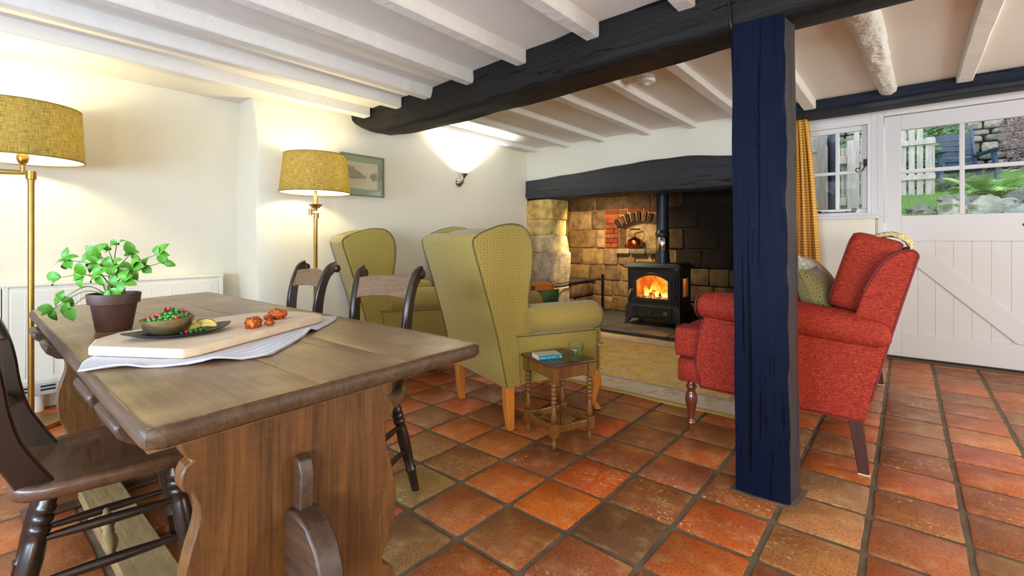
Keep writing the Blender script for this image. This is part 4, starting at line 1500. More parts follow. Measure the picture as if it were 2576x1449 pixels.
sidep = sp2([(-.80, .66), (-.800, .60), (-.822, .52), (-.836, .44), (-.838, .36), (-.822, .30), (-.812, .250)], 4) + [(-.137, .236), (-.095, .40), (-.055, .56), (-.06, .66)]
for k, (ya, yb) in enumerate(((Y0, 2.585), (Y1 - .115, Y1))):
    part(MB().rprism(sidep, 'y', ya, yb, .012), 'side_panel', smooth=60)
    yc = (2.525, Y1 - .055)[k]
    rings = []
    for x, zt, zb, ky in ((-.828, .70, .635, .5), (-.82, .722, .612, .85), (-.80, .733, .604, .98), (-.74, .738, .598, 1.0), (-.6, .738, .585, 1.0), (-.4, .722, .566, 1.0), (-.22, .70, .552, 1.0), (-.10, .678, .545, .98), (-.075, .671, .550, .93), (-.058, .661, .560, .82), (-.048, .645, .576, .62), (-.045, .625, .596, .3)):
        rings.append(ellip(yc, (zt + zb) / 2, .098 * ky, (zt - zb) / 2, 24, x, 'x', .9))
    am = part(MB().loft(rings), 'arm', smooth=70)
    yo = ya - .001 if k == 0 else yb + .001
    part(MB().tube([(a - .0, yo, b) for a, b in sidep[4:26]], .0042, 6).tube([(-.825, yc + (.095) * cos(a), .668 + .062 * sin(a)) for a in [2 * pi * q / 24 for q in range(24)]], .004, 6, loop=True), 'piping', M['redp'])
# front rail wraps round the ends
fr = []
part(MB().superbox((-.875, (Y0 + Y1) / 2, .318), (.070, (Y1 - Y0) / 2 + .004, .070), .22, 32, 14), 'front_rail', smooth=180)
fr_f = sbp((-.875, (Y0 + Y1) / 2, .318), (.0705, (Y1 - Y0) / 2 + .0045, .0705), .22)
def face_loop(f, th0, th1, ph):
    """outline of one face of a superbox"""
    n = 10
    a = [f(th0 + (th1 - th0) * k / n, ph) for k in range(n + 1)]
    b = [f(th1, ph - 2 * ph * k / n) for k in range(n + 1)]
    c = [f(th1 + (th0 - th1) * k / n, -ph) for k in range(n + 1)]
    d = [f(th0, -ph + 2 * ph * k / n) for k in range(n + 1)]
    return a + b[1:] + c[1:] + d[1:-1]
part(MB().tube(face_loop(fr_f, 225, 315, 45), .0035, 6, loop=True), 'piping', M['redp'])
part(MB().box(-.85, -.20, Y0 + .05, Y1 - .05, .25, .385), 'seat_base', bevel=.01)
ym = (Y0 + Y1) / 2
for k, (ya, yb, ye) in enumerate(((2.588, ym - .003, 2.50), (ym + .003, Y1 - .118, Y1 - .03))):
    mb = MB().superbox((-.58, (ya + yb) / 2, .466), (.375, (yb - ya) / 2, .082), .24, 36, 16)
    e0, e1 = (ye, ya + .06) if k == 0 else (yb - .06, ye)
    mb.superbox((-.885, (e0 + e1) / 2, .464), (.078, (e1 - e0) / 2, .079), .28, 28, 14)
    c_ = part(mb, 'seat_cushion', smooth=180)
    t_ = MB()
    fe = sbp((-.885, (e0 + e1) / 2, .464), (.0785, (e1 - e0) / 2 + .0005, .0795), .28)
    fm_ = sbp((-.58, (ya + yb) / 2, .466), (.3755, (yb - ya) / 2, .0825), .24)
    for ph in (45, -45):
        t_.tube([fe(135 + 180 * q / 24 if k == 0 else 225 - 180 * q / 24, ph) for q in range(25)], .0036, 6)
        t_.tube([fm_(135 + 90 * q / 16, ph) for q in range(17)], .0036, 6)
    p_ = t_.build('piping', M['redp'], c_)
backp = sp2([(-.135, .237), (-.05, .60), (.030, .915), (.036, .940), (.026, .958), (.004, .964), (-.035, .950), (-.075, .912), (-.110, .85), (-.145, .77), (-.17, .68)], 4) + [(-.20, .50), (-.25, .237)]
part(MB().rprism(backp, 'y', Y0 + .004, Y1 - .004, .012), 'back', smooth=60)
part(MB().tube([(a, Y0 + .002, b) for a, b in backp[1:36]], .0042, 6), 'piping', M['redp'])
for k, (ya, yb) in enumerate(((2.60, ym - .004), (ym + .004, Y1 - .13))):
    T = TR((-.158, (ya + yb) / 2, .845), ry=radians(19))
    def wp(p):
        return Vector((p.x * (1 + .10 * (p.z / .175)), p.y, p.z))
    c_ = part(MB().superbox((0, 0, 0), (.092, (yb - ya) / 2, .185), .27, 30, 18, T, wp), 'back_cushion', smooth=180)
    t_ = MB()
    fb_ = sbp((0, 0, 0), (.0925, (yb - ya) / 2 + .0005, .1855), .27, T, wp)
    t_.tube(face_loop(fb_, 135, 225, 45), .0038, 6, loop=True)
    t_.tube(face_loop(fb_, -45, 45, 45), .0038, 6, loop=True)
    t_.build('piping', M['redp'], c_)
for y in (2.512, Y1 - .045):
    MB().lathe([(.013, 0), (.013, .03), (.024, .036), (.027, .046), (.019, .056), (.017, .07), (.021, .11), (.029, .15), (.031, .175), (.025, .20), (.018, .215), (.022, .222), (.028, .232), (.024, .242), (.018, .25), (.018, .262)], 20).build('leg', M['mahog'], so, 60, loc=(-.872 + OFF[0], y + OFF[1], 0))
    rl = [[(x - w, -w * .6, z), (x + w, -w * .6, z), (x + w, w * .6, z), (x - w, w * .6, z)] for z, x, w in ((.26, -.172, .027), (0.002, -.140, .019))]
    lg_ = MB().loft(rl).build('leg', M['mahogd'], so, 40, bevel=.003, loc=(OFF[0], y + OFF[1], 0))
    MB().box(-.161, -.119, -.013, .013, 0, .005).build('felt_pad', M['paper'], lg_, None)

# throw over the near back cushion
prof = spline([(-.135, 1.020), (-.10, 1.035), (-.05, 1.042), (-.008, 1.030), (.016, 1.000), (.020, .968), (.012, .940)], 4)
T2 = [(p.x, p.y) for p in prof]
outl = T2 + [(x - .012 * (1 if i > 3 else 0), z - .020) for i, (x, z) in list(enumerate(T2))[::-1]]
mb = MB()
rings = []
for k in range(19):
    y = 2.78 + .30 * k / 18
    kx = .006 * sin(k * 1.3)
    rings.append([(x + kx * .4 + .002 * sin(i * 2 + k), y, z + .003 * sin(k * 1.7 + i * .8)) for i, (x, z) in enumerate(outl)])
o = mb.loft(rings).build('throw_blanket', M['knit'], None, 180)
tag(o, 'cream knitted throw folded over the back of the red sofa', 'throw')
pillow('cushion', M['floral'], (.20, .20, .075), (-.385, 3.25, .745), (0, radians(58), radians(8)), 'white floral cushion on the red sofa beside the gingham curtain', 9)
pillow('cushion', M['greenc'], (.17, .18, .075), (-.335, 2.86, .700), (0, radians(70), radians(-4)), 'round-topped green motif cushion leaning on the red sofa back', 12, uv=1)

# ------------------------------------------------------------------ little turned-leg table with book and glass
st = thing('side_table', 'small dark oak table with bobbin-turned legs, holding a book and a glass', 'table', (-1.368, 1.998, 0), radians(-20.5))
MB().box(-.146, .146, -.138, .138, .396, .410).build('table_top', M['stoolt'], st, None, bevel=.005)
lx, ly = .118, .108
for x in (-lx, lx):
    for y in (-ly, ly):
        b = .0185
        mb = MB().box(x - b, x + b, y - b, y + b, .325, .396).box(x - b, x + b, y - b, y + b, .062, .125)
        pr = [(.010, .125), (.015, .133), (.016, .15), (.012, .19), (.0095, .205), (.014, .209)]
        for k in range(5):
            z = .215 + k * .0205
            pr += [(.0092, z), (.0148, z + .006), (.0158, z + .0105), (.0148, z + .015)]
        pr += [(.0095, .3185), (.013, .322), (.013, .327)]
        mb.lathe(pr, 14, TR((x, y, 0)))
        mb.lathe([(.007, 0), (.010, .004), (.0135, .02), (.013, .035), (.009, .05), (.012, .056), (.012, .064)], 12, TR((x, y, 0)))
        mb.build('leg', M['stool'], st, 50)
ap = lambda *a: MB().box(*a)
for y in (-ly, ly):
    ap(-lx + .018, lx - .018, y - .010, y + .010, .335, .394).build('apron', M['stool'], st, None, bevel=.002)
    ap(-lx + .018, lx - .018, y - .009, y + .009, .075, .110).build('stretcher', M['stool'], st, None, bevel=.003)
for x in (-lx, lx):
    ap(x - .010, x + .010, -ly + .018, ly - .018, .335, .394).build('apron', M['stool'], st, None, bevel=.002)
    ap(x - .009, x + .009, -ly + .018, ly - .018, .075, .110).build('stretcher', M['stool'], st, None, bevel=.003)
# book: spine runs from (-1.392,1.862) to (-1.326,1.978)
ang = atan2(1.978 - 1.862, -1.326 + 1.392)
bkr = thing('book', 'small thick paperback with teal spine lying on the turned-leg table', 'book', (-1.392, 1.862, .4105), ang)
LB, WB, HB = .130, .088, .021
cvr = MB().box(0, LB, 0, WB, 0, .0012).box(0, LB, 0, WB, HB - .0012, HB).build('cover', M['cover'], bkr, None)
MB().box(.001, LB - .001, -.0022, .0008, 0, HB).build('spine', M['teal'], bkr, None, bevel=.0008)
MB().box(.0015, LB - .0015, .0008, WB - .002, .0013, HB - .0013).build('pages', M['paper'], bkr, None)
fc = bpy.data.curves.new('spine_title', 'FONT')
fc.body = 'THE'
fc.size = .0088
fc.extrude = .0002
fo = bpy.data.objects.new('spine_title', fc)
COL.objects.link(fo)
me = bpy.data.meshes.new_from_object(fo.evaluated_get(bpy.context.evaluated_depsgraph_get()))
bpy.data.objects.remove(fo, do_unlink=True)
me.materials.clear()
fo = link('spine_title', me, M['lettering'], bkr)
fo.location = (.046, -.0023, .0068)
fo.rotation_euler = (pi / 2, 0, 0)
lt = MB()
rgl = random.Random(2)
for x0, x1 in ((.008, .041), (.067, .094)):
    x = x0
    while x < x1:
        w = rgl.uniform(.0014, .0032)
        lt.box(x, x + .0007, -.0026, -.002, .0068, .0068 + rgl.uniform(.0042, .006))
        lt.box(x, x + w, -.0026, -.002, .0068 + rgl.choice((0, .0025, .005)), .0076 + rgl.choice((0, .0025, .005)))
        x += w + .0011
lt.build('spine_lettering', M['lettering'], bkr, None)
MB().lathe([(.0045, 0), (.0045, .0006)], 14, TR((.119, -.0022, .0105), rx=pi / 2, s=(.7, 1, 1))).build('emblem', M['lettering'], bkr)
# tumbler
gl = thing('tumbler', 'glass tumbler of water with green leaves on the turned-leg table', 'glass', (-1.268, 2.005, .4105))
MB().lathe([(.034, 0), (.0385, .003), (.040, .080), (.039, .0805), (.0378, .079), (.0365, .014), (.032, .012), (.001, .012)], 32).build('glass', M['tumbler'], gl, 70)
MB().lathe([(.001, .0125), (.0360, .0135), (.0370, .052), (.001, .052)], 32).build('water', M['water'], gl, 60)
def leaf_mb(L, W, seed=0, bend=.15, fold=.18, n=7):
    rows = []
    for i in range(n + 1):
        s = i / n
        w = W * .5 * (sin(pi * min(1, s * .94 + .06)) ** .75)
        if 0 < i < n:
            w *= 1 + (.10 if i % 2 else -.06)
        y = L * s
        z = bend * L * (-(s - .35) ** 2) * 2
        rows.append([(-w, y, z + fold * w), (-w * .5, y + .03 * L, z + fold * w * .35), (0, y + .05 * L, z), (w * .5, y + .03 * L, z + fold * w * .35), (w, y, z + fold * w)])
    return MB().grid(rows)
for k, (a, z, tl_) in enumerate(((.3, .046, .4), (2.0, .040, .9), (3.4, .047, .3), (4.8, .036, 1.0), (5.6, .044, .5))):
    leaf_mb(.036, .024, k).build('leaf', M['mint'], gl, 180, loc=(.010 * cos(a + 2.5), .010 * sin(a + 2.5), z), rot=(-tl_ * .6, .2, a))


# ------------------------------------------------------------------ dining table
ZT = .73
dt = thing('dining_table', 'long worn oak trestle table with a thick rounded top and shaped plank ends', 'table', (-1.75, .53, 0))
DO = (1.75, -.53, 0)


def dpart(mb, name, m, smooth=40, par=None, **kw):
    return mb.build(name, m, par or dt, smooth, loc=DO if par is None else None, **kw)


def quad_plank(c, z0, z1, ch, seed):
    """c: four corners anticlockwise seen from above"""
    r = []
    cx = sum(p[0] for p in c) / 4
    cy = sum(p[1] for p in c) / 4
    pts = []
    n = 14
    for k in range(4):
        a, b = c[k], c[(k + 1) % 4]
        for q in range(n):
            s = q / n
            x, y = a[0] + (b[0] - a[0]) * s, a[1] + (b[1] - a[1]) * s
            # round the corners a little
            pts.append((x + .0035 * mnoise.noise(Vector((x * 9, y * 9, seed))), y + .0035 * mnoise.noise(Vector((x * 9, y * 9, seed + 5)))))
    def inset(d, z):
        out = []
        for x, y in pts:
            vx, vy = cx - x, cy - y
            L = sqrt(vx * vx + vy * vy)
            sx = 1 if abs(vx) < 1e-6 else min(1, d / max(abs(vx), 1e-6))
            sy = 1 if abs(vy) < 1e-6 else min(1, d / max(abs(vy), 1e-6))
            out.append((x + vx * sx, y + vy * sy, z + .0012 * mnoise.noise(Vector((x * 5, y * 5, seed)))))
        return out
    return MB().loft([inset(ch * 1.2, z0), inset(ch * .3, z0 + ch * .7), inset(0, z0 + ch * 1.4), inset(0.001, z1 - ch), inset(ch * .35, z1 - ch * .35), inset(ch * 1.2, z1), inset(.05, z1 + .0003)])


A_, B_, C_, D_ = (-.831, .179), (-.867, .900), (-2.85, .878), (-2.62, .200)
lerp = lambda p, q, s: (p[0] + (q[0] - p[0]) * s, p[1] + (q[1] - p[1]) * s)
s1, s2 = .37, .66
AB1, DC1 = lerp(A_, B_, s1), lerp(D_, C_, s1)
AB2, DC2 = lerp(A_, B_, s2), lerp(D_, C_, s2)
g_ = .0003
for k, c in enumerate(([A_, (AB1[0], AB1[1] - g_), (DC1[0], DC1[1] - g_), D_], [(AB1[0], AB1[1] + g_), (AB2[0], AB2[1] - g_), (DC2[0], DC2[1] - g_), (DC1[0], DC1[1] + g_)], [(AB2[0], AB2[1] + g_), B_, C_, (DC2[0], DC2[1] + g_)])):
    # the outer planks carry the worn rounded edge, inner joints stay tight
    o = dpart(quad_plank(c, ZT - .036, ZT, .0010, k * 3), 'plank', M['table'], 50)
edge = [A_, B_, C_, D_]
nose = MB()
path = []
for k in range(4):
    a, b = edge[k], edge[(k + 1) % 4]
    L = sqrt((b[0] - a[0]) ** 2 + (b[1] - a[1]) ** 2)
    cr = .022 / L
    path += [lerp(a, b, cr + (1 - 2 * cr) * q / 12) for q in range(13)]
    d = edge[(k + 2) % 4]
    path += [lerp(lerp(a, b, 1 - cr * .35), lerp(b, d, .008), .5)]
rings = []
n_ = len(path)
for i in range(n_):
    p0, p1 = path[i - 1], path[(i + 1) % n_]
    tx, ty = p1[0] - p0[0], p1[1] - p0[1]
    L = sqrt(tx * tx + ty * ty)
    nx, ny = ty / L, -tx / L
    x, y = path[i]
    w = .0022 * mnoise.noise(Vector((x * 11, y * 11, 3)))
    rings.append([(x + nx * a + nx * w, y + ny * a + ny * w, ZT + b) for a, b in ((-.002, .0004), (.003, -.0015), (.0065, -.0065), (.008, -.016), (.0065, -.027), (.001, -.034), (-.012, -.035))])
rings.append(rings[0])
nose.loft(rings, False)
dpart(nose, 'edge_moulding', M['tedge'], 60)
# shaped trestle ends
prof = [(.2395, .694), (.2402, .680), (.2424, .6675), (.2475, .6612), (.2475, .6538), (.2509, .6412), (.2561, .6306), (.2666, .6214), (.2561, .615), (.2503, .6037), (.2486, .5862), (.2515, .5736), (.2619, .5679), (.2701, .5563), (.2745, .545), (.2761, .5324), (.2757, .519), (.2737, .5053), (.2690, .488), (.2642, .4728), (.2590, .453), (.2543, .4331), (.252, .39), (.258, .33), (.280, .27), (.288, .2), (.262, .12), (.225, .07), (.205, .0)]
rpro = [(.6777, .694), (.6777, .6498), (.6755, .640), (.6698, .6347), (.6619, .6329), (.6700, .627), (.6754, .619), (.6790, .609), (.6799, .5988), (.677, .588), (.672, .5811), (.6597, .5743), (.6570, .562), (.6575, .5496), (.6590, .532), (.6619, .5154), (.669, .489), (.6754, .4634), (.682, .434), (.6857, .4043), (.687, .378), (.6857, .3527), (.680, .327), (.6698, .3011), (.661, .288), (.652, .276), (.6476, .253), (.6530, .240), (.6698, .2311), (.677, .222), (.6799, .2105), (.6834, .1963), (.700, .12), (.715, .08), (.72, .0)]
for k, x in enumerate((-.94, -2.43)):
    pn = MB().prism(prof + rpro[::-1], 'x', x - .040, x)
    pl = dpart(pn, 'trestle_end', M['tablev'], 30, bevel=.003)
# stretcher with wedged tenon
dpart(MB().box(-2.52, -.90, .425, .470, .335, .452), 'stretcher', M['tdark'], None, bevel=.004)
tn = MB().prism([(-.945, .30), (-.945, .468), (-.905, .474), (-.86, .462), (-.825, .43), (-.805, .385), (-.80, .335), (-.83, .30)], 'y', .424, .473)
dpart(tn, 'tenon', M['tdark'], 40, bevel=.005)
wd_ = MB().prism([(-.936, .375), (-.936, .562), (-.928, .574), (-.912, .568), (-.902, .545), (-.906, .47), (-.914, .375)], 'y', .436, .464)
dpart(wd_, 'wedge', M['tdark'], 40, bevel=.003)
# battens under the top with rounded ends
for x0, x1 in ((-1.185, -1.01), (-1.43, -1.25), (-2.06, -1.93), (-2.39, -2.24)):
    bt = MB().prism([(.178, .694), (.172, .685), (.178, .668), (.20, .650), (.24, .640), (.84, .640), (.868, .652), (.88, .68), (.88, .694)], 'x', x0, x1)
    dpart(bt, 'batten', M['tdark'], 40, bevel=.006)
# foot rail lying along the floor under the table
fo_ = MB().box(-2.55, -1.02, .31, .43, .012, .050)
dpart(fo_, 'foot_rail', M['plankl'], None, bevel=.004)
for x in (-2.44, -1.03):
    dpart(MB().box(x - .06, x + .06, .16, .76, 0, .013), 'foot', M['tdark'], None, bevel=.003)

# ------------------------------------------------------------------ dining chairs
CW, CS, CRW = M['chairw'], M['chairs'], M['rail_w']


def dining_chair(name, label, xb=.148, xt=.170, dz=0.0, sw=1.0):
    t = thing(name, label, 'chair', (0, 0, 0), 0, 'dark wooden dining chairs')
    n = 36
    def outl(k, z):
        out = []
        for i in range(n):
            a = 2 * pi * i / n
            c, s_ = cos(a), sin(a)
            x = math.copysign(abs(c) ** .42, c)
            y = math.copysign(abs(s_) ** .42, s_)
            hw = .196 + .016 * (y + 1) / 2
            out.append((x * hw * k * sw, y * .200 * k, z))
        return out
    se = MB().loft([outl(.93, .382), outl(.985, .386), outl(1.0, .394), outl(1.0, .410), outl(.985, .418), outl(.93, .420), outl(.75, .415), outl(.45, .411), outl(.1, .410)])
    se.build('seat', CS, t, 60)
    path = spline([(-.128, .405), (-.160, .45), (-.196, .52), (-.214, .60), (-.224, .68), (-.238, .745), (-.262, .80), (-.292, .832), (-.318, .836)], 4) if False else None
    pts = sp2([(-.140, .400), (-.164, .448), (-.196, .52), (-.213, .60), (-.222, .68), (-.236, .745), (-.258, .798), (-.284, .828), (-.306, .834)], 4)
    m = len(pts)
    for sx in (-1, 1):
        rings = []
        for i, (y, z) in enumerate(pts):
            a, b = pts[max(0, i - 1)], pts[min(m - 1, i + 1)]
            ty, tz = b[0] - a[0], b[1] - a[1]
            L = sqrt(ty * ty + tz * tz)
            ny, nz = -tz / L, ty / L
            s = i / (m - 1)
            w = .027 - .009 * min(1, s * 1.5) + (.003 if s > .8 else 0)
            x = sx * (xb + (xt - xb) * s)
            h = .0125
            z = z + dz * s
            rings.append([(x - h, y + ny * w, z + nz * w), (x - h * .6, y + ny * (w + .004), z + nz * (w + .004)), (x + h * .6, y + ny * (w + .004), z + nz * (w + .004)), (x + h, y + ny * w, z + nz * w), (x + h, y - ny * w, z - nz * w), (x + h * .6, y - ny * (w + .004), z - nz * (w + .004)), (x - h * .6, y - ny * (w + .004), z - nz * (w + .004)), (x - h, y - ny * w, z - nz * w)])
        po = MB().loft(rings)
        po.lathe([(.016, -.0135), (.020, -.011), (.020, .011), (.016, .0135)], 18, TR((sx * xt, -.309, .822 + dz), ry=pi / 2))
        po.build('back_post', CW, t, 50)
    def rail(zc, hh, y0, bow, arch_, th, m_, nm):
        rings = []
        for i in range(21):
            q = -1 + 2 * i / 20
            x = q * (xt - .008)
            y = y0 - bow * (1 - q * q)
            zt = zc + hh / 2 + .010 * (1 - q * q)
            zb = zc - hh / 2 + arch_ * (1 - q * q)
            ty = (zc - .78) * 0
            lean = .018
            rings.append([(x, y + th / 2 + lean, zb), (x, y + th / 2 - lean, zt), (x, y - th / 2 - lean, zt), (x, y - th / 2 + lean, zb)])
        return MB().loft(rings).build(nm, m_, t, 40, bevel=.004)
    rail(.768 + dz * .9, .088, -.238, .028, .014, .018, CRW, 'crest_rail')
    rail(.565 + dz * .5, .036, -.206, .022, .012, .014, CRW, 'back_rail')
    def leg(p, q):
        p, q = Vector(p), Vector(q)
        pr = [(0, .0145), (.06, .0165), (.22, .0185), (.235, .0215), (.25, .0215), (.262, .017), (.42, .0215), (.60, .0235), (.70, .0205), (.74, .0165), (.755, .0215), (.785, .0225), (.80, .017), (.815, .0215), (.845, .022), (.86, .017), (.875, .0205), (.90, .0205), (.915, .0175), (1, .019)]
        d = q - p
        M_ = Matrix.Translation(q) @ (Vector((0, 0, 1)).rotation_difference(-d)).to_matrix().to_4x4()
        o = MB().lathe([(r, s * d.length) for s, r in pr], 16, M_)
        o.build('leg', CW, t, 60)
    F1, F2 = (.135, .125), (.185, .178)
    K1, K2 = (.125, -.120), (.172, -.205)
    for sx in (-1, 1):
        leg((sx * F1[0], F1[1], .386), (sx * F2[0], F2[1], 0))
        leg((sx * K1[0], K1[1], .386), (sx * K2[0], K2[1], 0))
    def at(a, b, z):
        s = 1 - z / .386
        return (a[0] + (b[0] - a[0]) * s, a[1] + (b[1] - a[1]) * s)
    for z, nm in ((.175, 'stretcher'), (.275, 'stretcher')):
        for sx in (-1, 1):
            if z == .275 and sx == 1:
                pass
            f, k = at(F1, F2, z), at(K1, K2, z)
            a, b = Vector((sx * f[0], f[1], z)), Vector((sx * k[0], k[1], z))
            pts = [a.lerp(b, q / 8) for q in range(9)]
            MB().tube(pts, [.007 + .006 * sin(pi * q / 8) for q in range(9)], 10).build(nm, CW, t, 60)
    f, k = at(F1, F2, .175), at(K1, K2, .175)
    xm = (f[0] + k[0]) / 2
    ymid = (f[1] + k[1]) / 2
    pts = [(xm * (-1 + 2 * q / 16), ymid, .175) for q in range(17)]
    rr = [.007, .008, .010, .014, .017, .018, .016, .011, .014, .011, .016, .018, .017, .014, .010, .008, .007]
    MB().tube(pts, rr, 12).build('cross_stretcher', M['plankl'], t, 60)
    return t


ca = dining_chair('dining_chair', 'dark wooden chair on the near side of the table, its seat pushed under the top')
ca.location = (-1.735, .292, 0)
ca.rotation_euler = (0, 0, radians(-7))
cb2 = dining_chair('dining_chair', 'dark wooden dining chair before the green armchairs, nearer of the two beyond the table', .110, .142, .036, .90)
cb2.location = (-1.591, .943, 0)
cb2.rotation_euler = (0, 0, radians(203))
dup(cb2, (-2.375, .955, 0), radians(184), 'dark wooden dining chair in front of the far floor lamp')

# ------------------------------------------------------------------ things on the table
TZ = ZT + .0004
# towel
tw = MB()
tow = [(-1.300, .165), (-1.255, .238), (-1.215, .285), (-1.165, .372), (-1.140, .470), (-1.165, .505), (-1.268, .610), (-1.330, .665), (-1.36, .71), (-1.49, .84), (-1.548, .875), (-1.60, .83), (-1.64, .72), (-1.60, .50), (-1.52, .30), (-1.42, .20)]
P = []
NU, NV = 40, 26
for i in range(NU + 1):
    row = []
    for j in range(NV + 1):
        u, v = i / NU, j / NV
        # near long edge (front) to far long edge
        fr_ = spline([(x, y, 0) for x, y in tow[0:11]], 8)
        row.append(None)
    P.append(row)
front = spline([(x, y, 0) for x, y in tow[0:11]], 6)
back_ = spline([(x, y, 0) for x, y in ([tow[0]] + tow[:10:-1] + [tow[10]])], 8)
def samp(L, s):
    f = s * (len(L) - 1)
    i = min(int(f), len(L) - 2)
    return L[i].lerp(L[i + 1], f - i)
for i in range(NU + 1):
    for j in range(NV + 1):
        u, v = i / NU, j / NV
        p = samp(front, u).lerp(samp(back_, u), v)
        e = min(1, v / .10) * 1.0
        z = .0045 + .004 * abs(mnoise.noise(Vector((p.x * 14, p.y * 14, 2)))) * (1 if v < .28 else .15)
        z += .011 * math.exp(-((u - .30) / .03) ** 2) * max(0, 1 - v / .16) + .010 * math.exp(-((u - .72) / .04) ** 2) * max(0, 1 - v / .2) + .008 * math.exp(-((u - .08) / .05) ** 2) * max(0, 1 - v / .3)
        if v > .30:
            z = min(z, .0055)
        P[i][j] = (p.x, p.y, TZ + z)
tw.grid(P)
me = tw.mesh('towel', 180)
uvl = me.uv_layers.new(name='UVMap')
for pl in me.polygons:
    for li in pl.loop_indices:
        vi = me.loops[li].vertex_index
        i, j = divmod(vi, NV + 1)
        uvl.data[li].uv = (j / NV * .55, i / NU * .9)
o = link('tea_towel', me, M['towel'])
sm = o.modifiers.new('thickness', 'SOLIDIFY')
sm.thickness = .004
sm.offset = -1
tag(o, 'crumpled white ribbed tea towel under the pale wooden board', 'towel')
# board: corners on its top face
BZ = TZ + .0062
bp = [(-1.437, .200), (-1.262, .312), (-1.238, .330), (-1.240, .362), (-1.442, .752), (-1.470, .782), (-1.53, .785), (-1.612, .757), (-1.690, .655), (-1.684, .60), (-1.600, .284), (-1.53, .225)]
b2 = sp2(bp, 1, True)
o = MB().prism(bp, 'z', BZ, BZ + .022).build('chopping_board', M['board'], None, 40, bevel=.005, seg=3)
tag(o, 'thick pale wooden serving board lying on the white towel', 'board')
BT = BZ + .0222
# leaf-shaped platter
pc = Vector((-1.355, .340))
pax = Vector((.12, 1)).normalized()
plr = thing('oval_platter', 'black leaf-shaped platter on the wooden board under the metal bowl', 'plate', (-1.440, .378, BT), radians(91))
def lens(a, b, z, n=40, pw=1.35):
    out = []
    for i in range(n):
        th = 2 * pi * i / n
        c, s_ = cos(th), sin(th)
        out.append((a * math.copysign(abs(c) ** 1.0, c), b * math.copysign(abs(s_) ** pw, s_), z + .008 * (abs(c) ** 4)))
    return out
MB().loft([lens(.080, .045, 0), lens(.102, .060, .003), lens(.120, .073, .009), lens(.1205, .0735, .0115), lens(.117, .071, .0112), lens(.10, .058, .006), lens(.08, .045, .0045), lens(.01, .005, .0045)]).build('platter', M['plate'], plr, 60)
# bowl
bw = thing('metal_bowl', 'small hammered bronze bowl of peas and pink seeds on the black platter', 'bowl', (-1.432, .352, BT + .0048), radians(20))
Tb = TR((0, 0, 0), rx=radians(3), ry=radians(-3))
MB().lathe([(.022, 0), (.036, .004), (.052, .020), (.059, .036), (.0605, .043), (.0585, .0435), (.056, .036), (.048, .02), (.032, .009), (.001, .008)], 36, Tb @ Matrix.Diagonal((1.08, .92, 1, 1))).build('bowl', M['bowl'], bw, 70)
rgp = random.Random(11)
pea = MB().lathe([(.0001, -.0048), (.0034, -.0034), (.0048, 0), (.0034, .0034), (.0001, .0048)], 10).mesh('pea', 180)
pea.materials.append(M['pea'])
pom = MB().blob((0, 0, 0), (.0056, .0048, .005), 5, .25, 1.3, 10, 7).mesh('pomegranate_seed', 180)
pom.materials.append(M['pom'])
bc = Vector((-1.432, .352, BT + .0048))
spots = []
tries = 0
while len(spots) < 66 and tries < 9000:
    tries += 1
    r, a = sqrt(rgp.random()) * .046, rgp.uniform(0, 2 * pi)
    x, y = r * cos(a), r * sin(a) * .9
    # heaped towards the far side
    top = .053 - .010 * (r / .046) ** 2 + .010 * (1 - r / .046) + .006 * (x * -.3 + y * .9) / .046
    if all((x - p[0]) ** 2 + (y - p[1]) ** 2 > .0072 ** 2 for p in spots):
        spots.append((x, y, top + rgp.uniform(-.002, .002)))
for k, (x, y, z) in enumerate(spots):
    isp = k % 4 == 1
    o = link('pomegranate_seed' if isp else 'pea', pom if isp else pea, None)
    o.location = bc + Vector((x, y, z + (.004 if isp else 0)))
    o.rotation_euler = (rgp.uniform(0, 3), rgp.uniform(0, 3), 0)
    if isp:
        tag(o, 'pink pomegranate seed among the peas in the bronze bowl', 'seed', 'pomegranate seeds in the bowl')
    else:
        tag(o, 'green pea heaped in the bronze bowl', 'pea', 'peas in the bowl')
MB().lathe([(.046, .028), (.042, .036), (.025, .043), (.001, .046)], 20, TR((0, 0, 0), s=(1, .9, 1))).build('pea_filling', M['pea'], bw, 60)
for k, (x, y) in enumerate(((-1.404, .372), (-1.400, .392), (-1.416, .404), (-1.410, .416), (-1.420, .427), (-1.436, .414), (-1.406, .404))):
    o = link('pea', pea, None)
    o.location = (x, y, BT + .0098)
    tag(o, 'green pea spilled on the black platter below the lemon', 'pea', 'peas spilled on the platter')
o = link('pomegranate_seed', pom, None)
o.location = (-1.4025, .382, BT + .0108)
tag(o, 'single pink pomegranate seed on the black platter between spilled peas', 'seed')
# lemon wedges
def wedge(loc, rz, rx, R, label):
    t_ = thing('lemon_wedge', label, 'lemon', loc, rz)
    a0, a1 = radians(0), radians(100)
    rings = []
    for i in range(15):
        ph = -pi / 2 * .96 + pi * .96 * i / 14
        r = R * cos(ph) ** .8
        y = R * .98 * sin(ph)
        rings.append([(r * cos(a0 + (a1 - a0) * k / 8), y, r * sin(a0 + (a1 - a0) * k / 8)) for k in range(9)] + [(0, y, 0)])
    T = TR((0, 0, 0), ry=radians(rx))
    MB().loft(rings, True, True, T @ TR((0, 0, 0), s=(.93, .96, .93))).build('flesh', M['lemonf'], t_, 40)
    MB().loft([r[:9] for r in rings], False, False, T).build('peel', M['lemonp'], t_, 180)
    return t_


w_ = wedge((-1.442, .437, BT + .0065), radians(150), 0, .0285, 'lemon wedge on the black platter showing its pale cut face')
w2_ = wedge((-1.432, .408, BT + .0065), radians(215), -12, .022, 'lemon wedge tucked against the bronze bowl')
